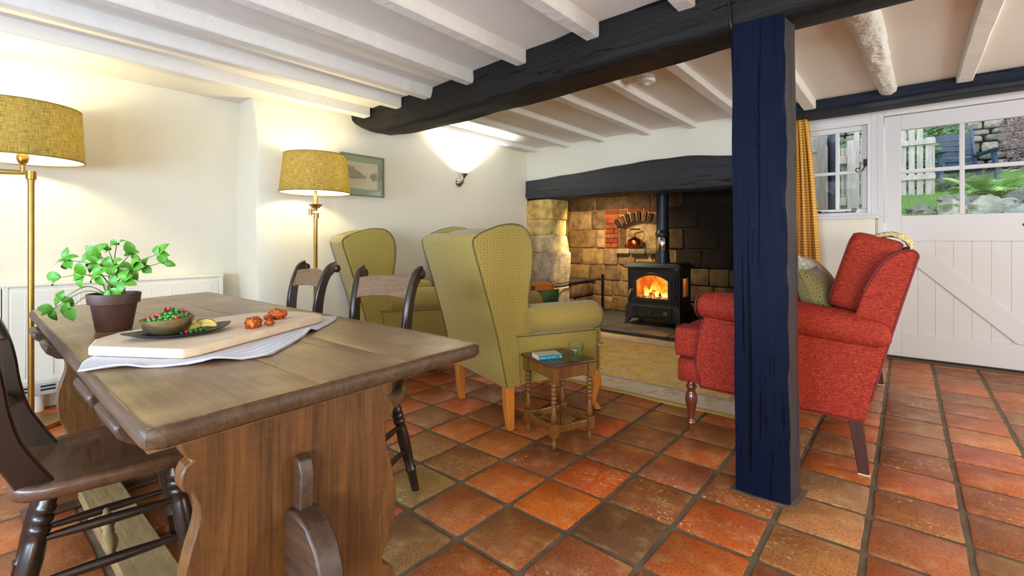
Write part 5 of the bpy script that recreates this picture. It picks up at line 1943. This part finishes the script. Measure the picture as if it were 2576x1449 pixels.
# fried pieces
for loc, h, sdv, lab in (((-1.392, .536, BT + .0125), (.021, .017, .016), 1, 'crisp orange-brown fried floret, largest and nearest on the board'), ((-1.412, .556, BT + .012), (.015, .013, .015), 7, 'small orange fried floret touching the largest one'), ((-1.396, .583, BT + .0085), (.012, .011, .010), 2, 'smallest fried floret, between the other pieces on the board'), ((-1.492, .650, BT + .014), (.021, .026, .016), 4, 'dark red-brown fried drumstick-shaped piece at the far end of the board')):
    mb = MB().blob((0, 0, 0), h, sdv, .42, 2.2, 24, 16)
    if sdv == 4:
        mb.blob((.006, -.028, -.004), (.010, .018, .009), 9, .4, 2.2, 16, 10)
    o = mb.build('fried_piece', M['fried'], None, 180, loc=loc)
    tag(o, lab, 'food')

# ------------------------------------------------------------------ mint in a clay pot
mp = thing('mint_plant', 'leafy green mint plant in a brown clay pot on the table', 'potted plant', (-1.853, .318, TZ), YAW)
MB().lathe([(.042, 0), (.044, .002), (.056, .078), (.057, .080), (.063, .081), (.066, .108), (.0655, .111), (.061, .111), (.057, .085), (.054, .08), (.05, .04)], 36).build('pot', M['pot'], mp, 40)
MB().lathe([(.059, .098), (.03, .103), (.001, .105)], 20).build('soil', M['soil'], mp, 60)
SX = 1.435 / FPX
def scr(u, v):
    return ((u - 286) * SX, (1.0 - (v - 606.4) * SX) - TZ)
clusters = [((150, 655), .02, 5), ((163, 697), -.02, 2), ((212, 638), .03, 3), ((190, 745), -.04, 4), ((175, 772), -.055, 3), ((238, 660), .0, 4), ((250, 628), .03, 3), ((258, 615), .05, 2), ((232, 690), -.03, 4), ((268, 690), -.03, 4), ((300, 640), .04, 4), ((330, 672), .0, 4), ((330, 705), -.035, 4), ((345, 675), .02, 3), ((376, 640), .03, 4), ((395, 660), .02, 2), ((305, 690), -.03, 4), ((285, 665), -.01, 4), ((222, 768), -.06, 3), ((262, 640), -.02, 3), ((305, 725), -.045, 2)]
rgm_ = random.Random(17)
leaves = [leaf_mb(1, .70, k, .25 + .1 * k, .22, 13) .mesh('leaf', 180) for k in range(4)]
for l_ in leaves:
    l_.materials.append(M['mint'])
for ci, ((u, v), dy, nl) in enumerate(clusters):
    x, z = scr(u, v)
    b = Vector((rgm_.uniform(-.025, .025), rgm_.uniform(-.02, .02), .100))
    e = Vector((x, dy, z))
    midp = b.lerp(e, .5) + Vector((0, 0, .02 + .02 * rgm_.random()))
    st_ = spline([b, midp, e], 6)
    MB().tube(st_, [.0022 - .0012 * q / (len(st_) - 1) for q in range(len(st_))], 6).build('stem', M['stem'], mp, 60)
    dirv = (e - midp).normalized()
    base_a = atan2(dirv.z, dirv.x)
    for k in range(nl):
        a = base_a + (k - (nl - 1) / 2) * 1.15 + rgm_.uniform(-.35, .35)
        L = rgm_.uniform(.028, .043) * (1 if ci not in (7, 15) else .75)
        # leaf lies roughly in the plane facing the room, tipped upwards
        tilt = rgm_.uniform(.25, 1.15)
        yx = Vector((cos(a), rgm_.uniform(-.5, .3), sin(a) * .85)).normalized()
        nrm = Vector((rgm_.uniform(-.3, .3), -cos(tilt), sin(tilt)))
        nrm = (nrm - yx * nrm.dot(yx)).normalized()
        xx = yx.cross(nrm)
        R = Matrix((xx, yx, nrm)).transposed().to_4x4()
        o = link('leaf', leaves[(ci + k) % 4], None, mp)
        o.matrix_local = Matrix.Translation(e + Vector((0, rgm_.uniform(-.006, .006), 0))) @ R @ Matrix.Diagonal((L, L, L, 1))


# ------------------------------------------------------------------ floor lamps
BR_ = M['brass']


def shade(parent, off, rb, rt, zb, zt):
    n = 48
    def cone(r0, r1, z0, z1):
        mb = MB()
        rings = [[((r0 + (r1 - r0) * k / 6) * cos(2 * pi * i / n), (r0 + (r1 - r0) * k / 6) * sin(2 * pi * i / n), z0 + (z1 - z0) * k / 6) for i in range(n + 1)] for k in range(7)]
        return mb.loft(rings, False, False)
    me = cone(rb, rt, zb, zt).mesh('lamp_shade', 180)
    uvl = me.uv_layers.new(name='UVMap')
    for pl in me.polygons:
        for li in pl.loop_indices:
            k, i = divmod(me.loops[li].vertex_index, n + 1)
            uvl.data[li].uv = (i / n * 2 * pi * rb, k / 6 * (zt - zb))
    sh_ = link('lamp_shade', me, M['linen'], parent)
    sh_.location = off
    li_ = cone(rb - .004, rt - .004, zb + .001, zt - .001).build('lining', M['lining'], sh_, 180)
    for r, z in ((rb - .002, zb), (rt - .002, zt)):
        MB().tube([(r * cos(2 * pi * i / n), r * sin(2 * pi * i / n), z) for i in range(n)], .0032, 6, loop=True).build('shade_rim', M['linen'], sh_, 180)
    return sh_


l1 = thing('floor_lamp', 'brass swing-arm floor lamp with wide linen shade beside the storage heater', 'floor lamp', (-3.611, .273, 0), YAW)
MB().box(-.13, .13, -.13, .13, 0, .026).build('base', BR_, l1, None, bevel=.003)
MB().lathe([(.024, .026), (.024, .034), (.0135, .038), (.0135, 1.33)], 20).build('pole', BR_, l1, 60)
MB().lathe([(.0155, 1.315), (.0155, 1.33), (.0215, 1.332), (.0215, 1.376), (.0155, 1.378)], 20).build('joint', BR_, l1, 40)
MB().tube([(0, 0, 1.362), (-.30, .02, 1.372)], .006, 10).lathe([(.014, 1.345), (.014, 1.41)], 14, TR((-.30, .02, 0))).tube([(-.30, .02, 1.395), (-.045, .0, 1.378)], .006, 10).tube([(-.045, 0, 1.372), (-.045, 0, 1.43)], .010, 12).build('swing_arm', BR_, l1, 60)
MB().lathe([(.010, 1.41), (.020, 1.424), (.025, 1.44), (.025, 1.462), (.018, 1.468), (.016, 1.50)], 18, TR((-.045, 0, 0))).build('lamp_holder', BR_, l1, 60)
MB().blob((-.045, 0, 1.555), (.028, .028, .038), 1, 0, 1, 14, 9).build('bulb', M['bulb'], l1, 180)
shade(l1, (-.045, 0, 0), .252, .238, 1.440, 1.722)
MB().tube(spline([(-.02, .13, .012), (.05, .17, .006), (.16, .16, .006), (.28, .20, .006), (.42, .30, .006)], 6), .0035, 6).build('cord', M['cable'], l1)
l2 = thing('floor_lamp', 'brass floor lamp with glowing yellow linen shade beside the framed picture', 'floor lamp', (-3.294, 1.70, 0), YAW)
MB().box(-.13, .13, -.13, .13, 0, .026).build('base', BR_, l2, None, bevel=.003)
MB().lathe([(.024, .026), (.024, .034), (.0145, .038), (.0145, .72), (.0155, .722), (.0155, .74), (.0135, .742), (.0135, 1.18)], 20).build('pole', BR_, l2, 60)
MB().lathe([(.0165, 1.165), (.0165, 1.205)], 18, TR((.006, 0, 0))).tube([(.006, 0, 1.196), (-.037, 0, 1.202)], .006, 10).lathe([(.013, 1.188), (.013, 1.236)], 16, TR((-.037, 0, 0))).tube([(-.037, 0, 1.228), (.0, 0, 1.222)], .006, 10).build('swing_arm', BR_, l2, 50)
MB().lathe([(.010, 1.218), (.013, 1.236), (.03, 1.243), (.031, 1.248), (.047, 1.262), (.048, 1.266), (.018, 1.267)], 24).build('drip_pan', BR_, l2, 40)
MB().lathe([(.0175, 1.266), (.0175, 1.335), (.010, 1.338), (.010, 1.36), (.014, 1.365)], 18).build('candle_tube', plain('ivory_brass', (206, 176, 106), .4, .5), l2, 50)
MB().blob((0, 0, 1.44), (.028, .028, .038), 1, 0, 1, 14, 9).build('bulb', M['bulb'], l2, 180)
shade(l2, (0, 0, 0), .243, .214, 1.350, 1.622)

# ------------------------------------------------------------------ storage heater
sh_ = thing('storage_heater', 'long cream panel storage heater against the left wall behind the table', 'heater', (-3.92, .735, 0))
hx, hy = .05, .555
CR = M['cream']
MB().box(-.055, .043, -hy, hy, .115, .735).build('body', CR, sh_, None, bevel=.006)
MB().box(-.058, .05, -hy - .004, hy + .004, .735, .757).build('top', CR, sh_, None, bevel=.006)
for s in (-1, 1):
    MB().box(-.056, .048, s * (hy - .012) - .012, s * (hy - .012) + .012, .10, .737).build('end_panel', CR, sh_, None, bevel=.004)
pn = MB().box(.040, .047, -hy + .03, hy - .03, .182, .715).build('front_panel', CR, sh_, None, bevel=.003)
for k in range(9):
    y = -hy + .09 + k * (2 * hy - .18) / 8
    MB().tube([(.047, y, .21), (.0475, y, .69)], .0022, 6).build('rib', CR, pn, 180)
gr = MB().prism([(.02, .10), (.046, .10), (.052, .115), (.052, .172), (.044, .18), (.02, .18)], 'y', -hy + .02, hy - .02).build('grille', plain('grille_grey', (186, 184, 174), .4), sh_, 40)
for k in range(11):
    y = -hy + .09 + k * (2 * hy - .18) / 10
    for z in (.130, .150):
        MB().box(.0515, .0528, y - .032, y + .032, z - .0055, z + .0055).build('slot', M['black'], gr, None)
for y in (-.42, .0, .42):
    MB().lathe([(.036, 0), (.036, .10)], 18, TR((0, y, 0))).build('foot', CR, sh_, 40)

# ------------------------------------------------------------------ picture, sconce, smoke alarm
pf = thing('framed_picture', 'sage framed etching of a street with houses, half behind the lamp shade', 'picture', (-3.598, 2.275, 1.563))
fw, fh = .212, .177
fm = MB()
for y0, y1, z0, z1 in ((-fw, fw, fh - .013, fh), (-fw, fw, -fh, -fh + .013), (-fw, -fw + .013, -fh + .013, fh - .013), (fw - .013, fw, -fh + .013, fh - .013)):
    fm.box(.0, .020, y0, y1, z0, z1)
fm.build('frame', M['picgreen'], pf, None, bevel=.002)
MB().box(.004, .008, -fw + .012, fw - .012, -fh + .012, fh - .012).build('mount', M['mount'], pf, None)
MB().box(.008, .0088, -.152, .148, -.115, .112).build('print_margin', M['printw'], pf, None)
q = MB().grid([[(.0095, -.142, -.105), (.0095, -.142, .102)], [(.0095, .140, -.105), (.0095, .140, .102)]])
me = q.mesh('print', None)
uvl = me.uv_layers.new(name='UVMap')
for pl in me.polygons:
    for li in pl.loop_indices:
        c = me.vertices[me.loops[li].vertex_index].co
        uvl.data[li].uv = ((c.y + .142) / .282, (c.z + .105) / .207)
link('print', me, M['etch'], pf)
MB().box(.0125, .0135, -fw + .012, fw - .012, -fh + .012, fh - .012).build('glazing', M['pane'], pf, None)

sc_ = thing('wall_light', 'small pewter wall uplighter casting a bright patch on the white wall', 'wall light', (-3.597, 3.415, 1.622))
MB().lathe([(.044, 0), (.044, .010), (.036, .020), (.030, .030), (.018, .040)], 24, TR((0, 0, -.01), ry=pi / 2)).build('wall_plate', M['pewter'], sc_, 50)
MB().lathe([(.030, .020), (.031, .024), (.022, .05), (.012, .056)], 20, TR((0, .004, -.002), ry=pi / 2)).tube([(.04, .0, .0), (.058, .012, .012), (.060, .018, .035)], .008, 10).build('arm', M['pewter'], sc_, 50)
MB().lathe([(.008, 0), (.011, .01), (.033, .044), (.036, .052), (.032, .052), (.012, .014), (.001, .012)], 22, TR((.060, .020, .034), ry=radians(8))).build('cup', M['pewter'], sc_, 50)
MB().lathe([(.001, .03), (.010, .030), (.010, .046), (.001, .048)], 12, TR((.060, .020, .034), ry=radians(8))).build('bulb', emit('halogen_bulb', (1, .98, .95), 18), sc_, 60)

sm_ = thing('smoke_alarm', 'round white smoke alarm on the ceiling behind the black beam', 'smoke alarm', (-1.372, 3.06, 2.13))
MB().lathe([(.058, 0), (.058, -.012), (.056, -.014), (.066, -.016), (.067, -.030), (.062, -.044), (.040, -.050), (.001, -.051)], 32).build('body', M['plastic'], sm_, 40)
MB().lathe([(.022, -.048), (.022, -.060), (.018, -.063), (.001, -.063)], 20).build('sensor', M['plastic'], sm_, 40)
for k in range(16):
    a = 2 * pi * k / 16
    MB().box(-.006, .006, -.001, .001, -.002, .002, TR((.0668 * cos(a), .0668 * sin(a), -.023), rz=a + pi / 2)).build('vent', M['pewter'], sm_, None)

# ------------------------------------------------------------------ gingham curtain
NU, NV = 110, 40
P, UV = [], []
L = 0
prev = None
cols = []
for i in range(NU + 1):
    s = i / NU
    cols.append(s)
for j in range(NV + 1):
    q = j / NV          # 0 top, 1 bottom
    z = 2.066 - q * 1.62
    x0 = -.775 - .02 * q
    x1 = -.668 + .118 * q ** .75
    amp = .036 - .012 * q
    row = []
    for s in cols:
        x = x0 + (x1 - x0) * s
        ph = s * 5.2 * 2 * pi
        y = 4.80 + amp * sin(ph + .35 * sin(q * 3)) + .012 * sin(ph * .5 + 1.1 + q)
        x += .010 * sin(ph * 2 + .6) * (1 - .4 * q)
        row.append((x, y, z))
    P.append(row)
me = MB().grid(P).mesh('gingham_curtain', 180)
arcl = [0]
mid_ = P[NV // 2]
for i in range(NU):
    arcl.append(arcl[-1] + (Vector(mid_[i + 1]) - Vector(mid_[i])).length)
uvl = me.uv_layers.new(name='UVMap')
for pl in me.polygons:
    for li in pl.loop_indices:
        j, i = divmod(me.loops[li].vertex_index, NU + 1)
        uvl.data[li].uv = (arcl[i], P[j][i][2])
cu = thing('curtain', 'yellow and cream gingham curtain hanging beside the small window', 'curtain', (-.67, 4.80, 0))
c_ = link('cloth', me, M['gingham'], cu)
c_.location = (.67, -4.80, 0)
md = c_.modifiers.new('thickness', 'SOLIDIFY')
md.thickness = .004
MB().tube([(-.27, 0, 2.036), (-.02, 0, 2.036)], .007, 10).build('rail', M['brass'], cu)

# ------------------------------------------------------------------ garden beyond the door
def tree_leaf_cloud(mb, c, h, n, L, rg, flat=.6):
    for _ in range(n):
        d = Vector((rg.gauss(0, 1), rg.gauss(0, 1), rg.gauss(0, 1))).normalized() * rg.random() ** .4
        p = Vector(c) + Vector((d.x * h[0], d.y * h[1], d.z * h[2]))
        a = rg.uniform(0, 2 * pi)
        u = Vector((cos(a), sin(a) * .6, rg.uniform(-.6, .6))).normalized()
        w = u.cross(Vector((rg.uniform(-.4, .4), -1, rg.uniform(-.2, .9)))).normalized()
        l = L * rg.uniform(.6, 1.3)
        mb.add([p - u * l / 2, p + w * l * .28, p + u * l / 2, p - w * l * .28], [(0, 1, 2, 3)])
    return mb


gb = MB()
prof_ = [(5.32, -.05), (6.5, -.04), (6.6, .85), (6.9, 1.22), (7.4, 1.36), (8.4, 1.60), (9.3, 1.72), (10.6, 1.84), (12.5, 1.9)]
P = []
for k, (y, z) in enumerate(prof_):
    P.append([(-3 + 8 * i / 40, y + .10 * sin(i * .8 + k), z + (.035 * mnoise.noise(Vector((i * .35, y, 0))) if k > 1 else 0)) for i in range(41)])
o = gb.grid(P).build('garden_bank', M['earth'], None, 180)
tag(o, kind='structure')
def bank(y):
    for (a, b), (c, d) in zip(prof_, prof_[1:]):
        if a <= y <= c:
            return b + (d - b) * (y - a) / (c - a)
    return prof_[-1][1]
rgg = random.Random(33)
gm = MB()
for _ in range(16000):
    x, y = rgg.uniform(-1.5, .62), rgg.uniform(7.0, 9.6)
    z = bank(y) - .02
    a = rgg.uniform(0, pi)
    h = rgg.uniform(.02, .06)
    w = .006
    lx_, ly_ = rgg.uniform(-.03, .03), rgg.uniform(-.03, .03)
    gm.add([(x - w * cos(a), y - w * sin(a), z), (x + w * cos(a), y + w * sin(a), z), (x + lx_, y + ly_, z + h)], [(0, 1, 2)])
o = gm.build('lawn_grass', M['grass'], None, None)
tag(o, 'bright green lawn grass on the bank beyond the door', 'grass', kind='stuff')
# rocks of the rockery, each its own
rk = [(.02, 6.62, 1.12, .12, .10, .09), (.20, 6.66, 1.10, .15, .12, .12), (.34, 6.58, 1.18, .12, .11, .12), (.12, 6.85, 1.26, .10, .10, .06), (.50, 6.62, 1.12, .16, .13, .12), (.42, 6.86, 1.32, .16, .12, .10), (.66, 6.78, 1.28, .15, .12, .11), (.62, 6.52, 1.04, .12, .1, .1), (.82, 6.66, 1.15, .17, .13, .13), (.94, 6.9, 1.36, .15, .12, .10), (-.12, 6.68, 1.10, .12, .10, .09), (-.30, 6.62, 1.08, .12, .10, .1), (-.02, 6.46, .96, .14, .1, .1), (.30, 6.45, .98, .14, .1, .1), (1.08, 6.7, 1.18, .16, .12, .14)]
wh = ['behind the left panes of the door', 'below the garden chair', 'behind the door glazing bar', 'at the lawn edge', 'under the fern', 'in front of the fern', 'beside the fern roots', 'low beneath the fern', 'under the purple shrub', 'behind the purple shrub', 'by the window jamb', 'seen low through the small window', 'at the foot of the bank left of the bar', 'at the foot of the bank', 'at the far right of the rockery']
for k, (x, y, z, a, b, c) in enumerate(rk):
    o = MB().blob((0, 0, 0), (a * 1.2, b * 1.2, c * 1.25), k + 3, .55, 1.7, 18, 12).build('rock', M['stone'], None, 60, loc=(x, y, z + .05))
    o.color = L4([(176, 182, 178), (146, 154, 150), (190, 192, 180), (140, 142, 138)][k % 4])
    tag(o, 'mossy grey rockery stone ' + wh[k], 'rock', 'rockery stones')
mo = MB()
for (x, y, z) in ((.05, 6.58, 1.27), (.20, 6.62, 1.29), (-.08, 6.6, 1.25), (.45, 6.58, 1.30), (.34, 6.55, 1.36), (.0, 6.44, 1.13), (.62, 6.5, 1.22)):
    tree_leaf_cloud(mo, (x, y, z), (.11, .08, .022), 420, .018, rgg)
o = mo.build('moss', M['moss'], None, None)
tag(o, 'green moss on the rockery stones', 'moss', kind='stuff')
# picket fence
FW = M['fencew']
fc_ = thing('picket_fence', 'weathered pale wooden picket fence on the lawn edge', 'fence', (-.10, 8.6, bank(8.6)))
pw_ = .066
for k in range(10):
    x = -.50 + k * .0885
    hgt = 1.02 if k < 9 else .80
    MB().prism([(x, 0), (x + pw_, 0), (x + pw_, hgt - .02), (x + pw_ * .5, hgt), (x, hgt - .02)], 'y', 0, .022).build('picket', FW, fc_, None, bevel=.003)
MB().box(-.58, .40, -.035, 0, .70, .77).build('rail', FW, fc_, None, bevel=.004)
MB().box(-.58, .40, -.035, 0, .22, .29).build('rail', FW, fc_, None, bevel=.004)
MB().box(.30, .395, .024, .08, -.04, .80).build('post', FW, fc_, None, bevel=.004)
# things seen through the small window
gp = thing('gate_post', 'tall weathered timber gate post outside the small window', 'post', (-.505, 7.3, bank(7.3) - .05))
MB().box(-.07, .05, -.05, .06, 0, .98).build('post', FW, gp, None, bevel=.006)
MB().box(-.16, -.075, -.02, .10, .70, .80).box(-.16, -.075, -.02, .10, .17, .27).build('rail', FW, gp, None, bevel=.004)
for k in range(3):
    MB().box(-.19 + k * .045, -.155 + k * .045, .10, .125, 0, .92).build('picket', FW, gp, None, bevel=.003)
for k in range(2):
    MB().box(.06 + k * .06, .105 + k * .06, .02, .045, 0, 1.0).build('picket', FW, gp, None, bevel=.003)
MB().box(.05, .17, -.02, .02, .70, .80).box(.05, .17, -.02, .02, .17, .27).build('rail', FW, gp, None, bevel=.004)
pp_ = thing('porch_post', 'broad grey timber porch post seen at the left of the small window', 'post', (-.775, 6.25, 0))
MB().box(-.11, .11, -.09, .09, 0, 2.5).build('post', FW, pp_, None, bevel=.008)
MB().box(-.16, .02, -.11, -.085, 1.98, 2.14).build('bracket', FW, pp_, None, bevel=.006)
MB().box(-.16, .03, -.105, -.088, 1.36, 1.44).build('bracket', FW, pp_, None, bevel=.006)
dp_ = thing('drainpipe', 'black drainpipe running down outside the small window', 'drainpipe', (-.612, 6.05, 0))
MB().lathe([(.04, 0), (.04, 2.02), (.046, 2.025), (.046, 2.10), (.04, 2.11), (.04, 2.6)], 18).build('pipe', M['drain'], dp_, 50)
# garden chair
gc = thing('garden_chair', 'blue-grey slatted garden chair in front of the dry stone wall', 'garden chair', (.60, 9.5, bank(9.5) - .03), radians(14))
BL = M['blueseat']
for k in range(6):
    z = .40 + k * .085
    y = .26 + (z - .36) * .30
    hw = .26 + .02 * k / 5
    if k == 5:
        pts = [(-hw, z)] + [(hw * (-1 + 2 * q / 10), z + .075 + .03 * (1 - (-1 + 2 * q / 10) ** 2)) for q in range(11)] + [(hw, z)]
        pts = [(hw, z)] + pts[1:-1][::-1] + [(-hw, z)]
        MB().prism(pts, 'y', y, y + .02).build('back_slat', BL, gc, None, bevel=.004)
    else:
        MB().box(-hw, hw, y, y + .02, z, z + .072).build('back_slat', BL, gc, None, bevel=.006)
for k in range(5):
    MB().box(-.27, .27, -.28 + k * .10, -.20 + k * .10, .36 - k * .012, .38 - k * .012).build('seat_slat', BL, gc, None, bevel=.004)
for sx in (-1, 1):
    MB().bar((sx * .30, -.34, 0), (sx * .29, -.20, .56), .04, .07).build('leg', BL, gc, None)
    MB().bar((sx * .29, .42, 0), (sx * .29, .18, .40), .04, .07).build('leg', BL, gc, None)
    MB().box(sx * .29 - .05, sx * .29 + .05, -.36, .36, .56, .585).build('armrest', BL, gc, None, bevel=.006)
    MB().bar((sx * .26, .20, .30), (sx * .27, .46, 1.0), .03, .04).build('back_frame', BL, gc, None)
    MB().bar((sx * .28, -.32, .37), (sx * .28, .48, .06), .03, .09).build('side_rail', BL, gc, None)
# dry stone wall
dw = structure('garden_wall')
dw['label'] = 'grey dry stone retaining wall behind the garden chair'
MB().box(-3, 5, 11.35, 11.8, 1.5, 4.6).build('wall_core', plain('wall_shadow', (52, 54, 50), .95), dw, None)
z = 1.75
k = 0
while z < 4.2:
    h = rgg.uniform(.10, .19)
    x = -1.6 + rgg.uniform(-.2, 0)
    while x < 2.4:
        w = rgg.uniform(.16, .42)
        k += 1
        stone((x + w / 2, 11.28 + rgg.uniform(-.03, .03), z + h / 2), (w / 2 - .008, .10, h / 2 - .007), rgg.choice([(186, 184, 172), (160, 160, 152), (140, 142, 138), (200, 196, 182), (126, 130, 122)]), k + 200, .4, .12, dw, 'stone', 10, 6)
        x += w
    z += h
# ferns and shrubs
def frond(L, n=16, wid=.30, droop=.5):
    mb = MB()
    pts = []
    for i in range(n + 1):
        s = i / n
        pts.append(Vector((0, L * s * (1 - .2 * s), L * (.75 * s - droop * s * s))))
    mb.tube(pts, [.004 * (1 - .8 * i / n) for i in range(n + 1)], 4)
    for i in range(1, n):
        s = i / n
        l = L * wid * sin(pi * (s * .86 + .12)) ** .8
        p = pts[i]
        d = (pts[min(n, i + 1)] - pts[i - 1]).normalized()
        for sx in (-1, 1):
            tip = p + Vector((sx * l, 0, 0)) + d * l * .5 + Vector((0, 0, -.10 * l))
            w = d * (L / n * .38)
            mb.add([p - w, p + w, tip], [(0, 1, 2)])
    return mb


fr_m = [frond(L, 18, .26, dr).mesh('frond', None) for L, dr in ((.62, .62), (.52, .45), (.45, .7))]
for m_ in fr_m:
    m_.materials.append(M['fern'])
def fern(loc, n, label, seed, sc=1.0):
    t_ = thing('garden_fern', label, 'fern', loc)
    r = random.Random(seed)
    for i in range(n):
        o = link('frond', fr_m[i % 3], None, t_)
        a = 2 * pi * i / n + r.uniform(-.3, .3)
        s = sc * r.uniform(.75, 1.15)
        o.rotation_euler = (r.uniform(-.15, .45), r.uniform(-.3, .3), a)
        o.scale = (s, s, s)
    return t_


fern((.70, 7.15, 1.40), 22, 'large green fern with arching fronds on the rockery', 4, 1.05)
fern((.98, 7.5, 1.55), 18, 'smaller fern behind the large one on the rockery', 5, .8)
fern((.36, 9.2, 1.70), 12, 'low fern at the foot of the garden chair', 8, .6)
def shrub(name, label, c, h, n, L, m, seed):
    t_ = thing(name, label, 'shrub', (c[0], c[1], c[2] - h[2]))
    r = random.Random(seed)
    off = (0, 0, h[2])
    tag(tree_leaf_cloud(MB(), off, h, n, L, r).build('foliage', m, t_, None), kind='stuff')
    sm = MB()
    for i in range(7):
        a = r.uniform(0, 2 * pi)
        sm.tube([(.02 * cos(a), .02 * sin(a), -.08), (h[0] * .3 * cos(a), h[1] * .3 * sin(a), h[2]), (h[0] * .6 * cos(a), h[1] * .6 * sin(a), h[2] * 1.5)], [.008, .006, .003], 5)
    tag(sm.build('stem', M['stem'], t_, 60), kind='stuff')
    return t_


shrub('garden_shrub', 'purple-leaved shrub beside the fern and the stone wall', (1.25, 8.6, 2.30), (.36, .30, .62), 4200, .036, M['redleaf'], 3)
shrub('garden_shrub', 'low dark red plant among the rockery stones', (.80, 6.72, 1.33), (.14, .10, .09), 500, .035, M['redleaf'], 6)
shrub('garden_shrub', 'green leafy shrub behind the picket fence', (-.15, 9.7, 2.25), (.60, .3, .55), 2000, .07, M['bush'], 9)
shrub('garden_shrub', 'dark green broad-leaved plant under the garden chair', (.78, 10.25, 1.98), (.55, .2, .16), 800, .07, M['bush'], 12)
shrub('garden_shrub', 'leafy creeper along the top of the stone wall', (.45, 11.0, 2.95), (.35, .12, .28), 700, .07, M['bush'], 15)
shrub('garden_shrub', 'green shrub outside the small window behind the gate post', (-.85, 8.6, 2.0), (.45, .3, .6), 1500, .06, M['bush'], 18)
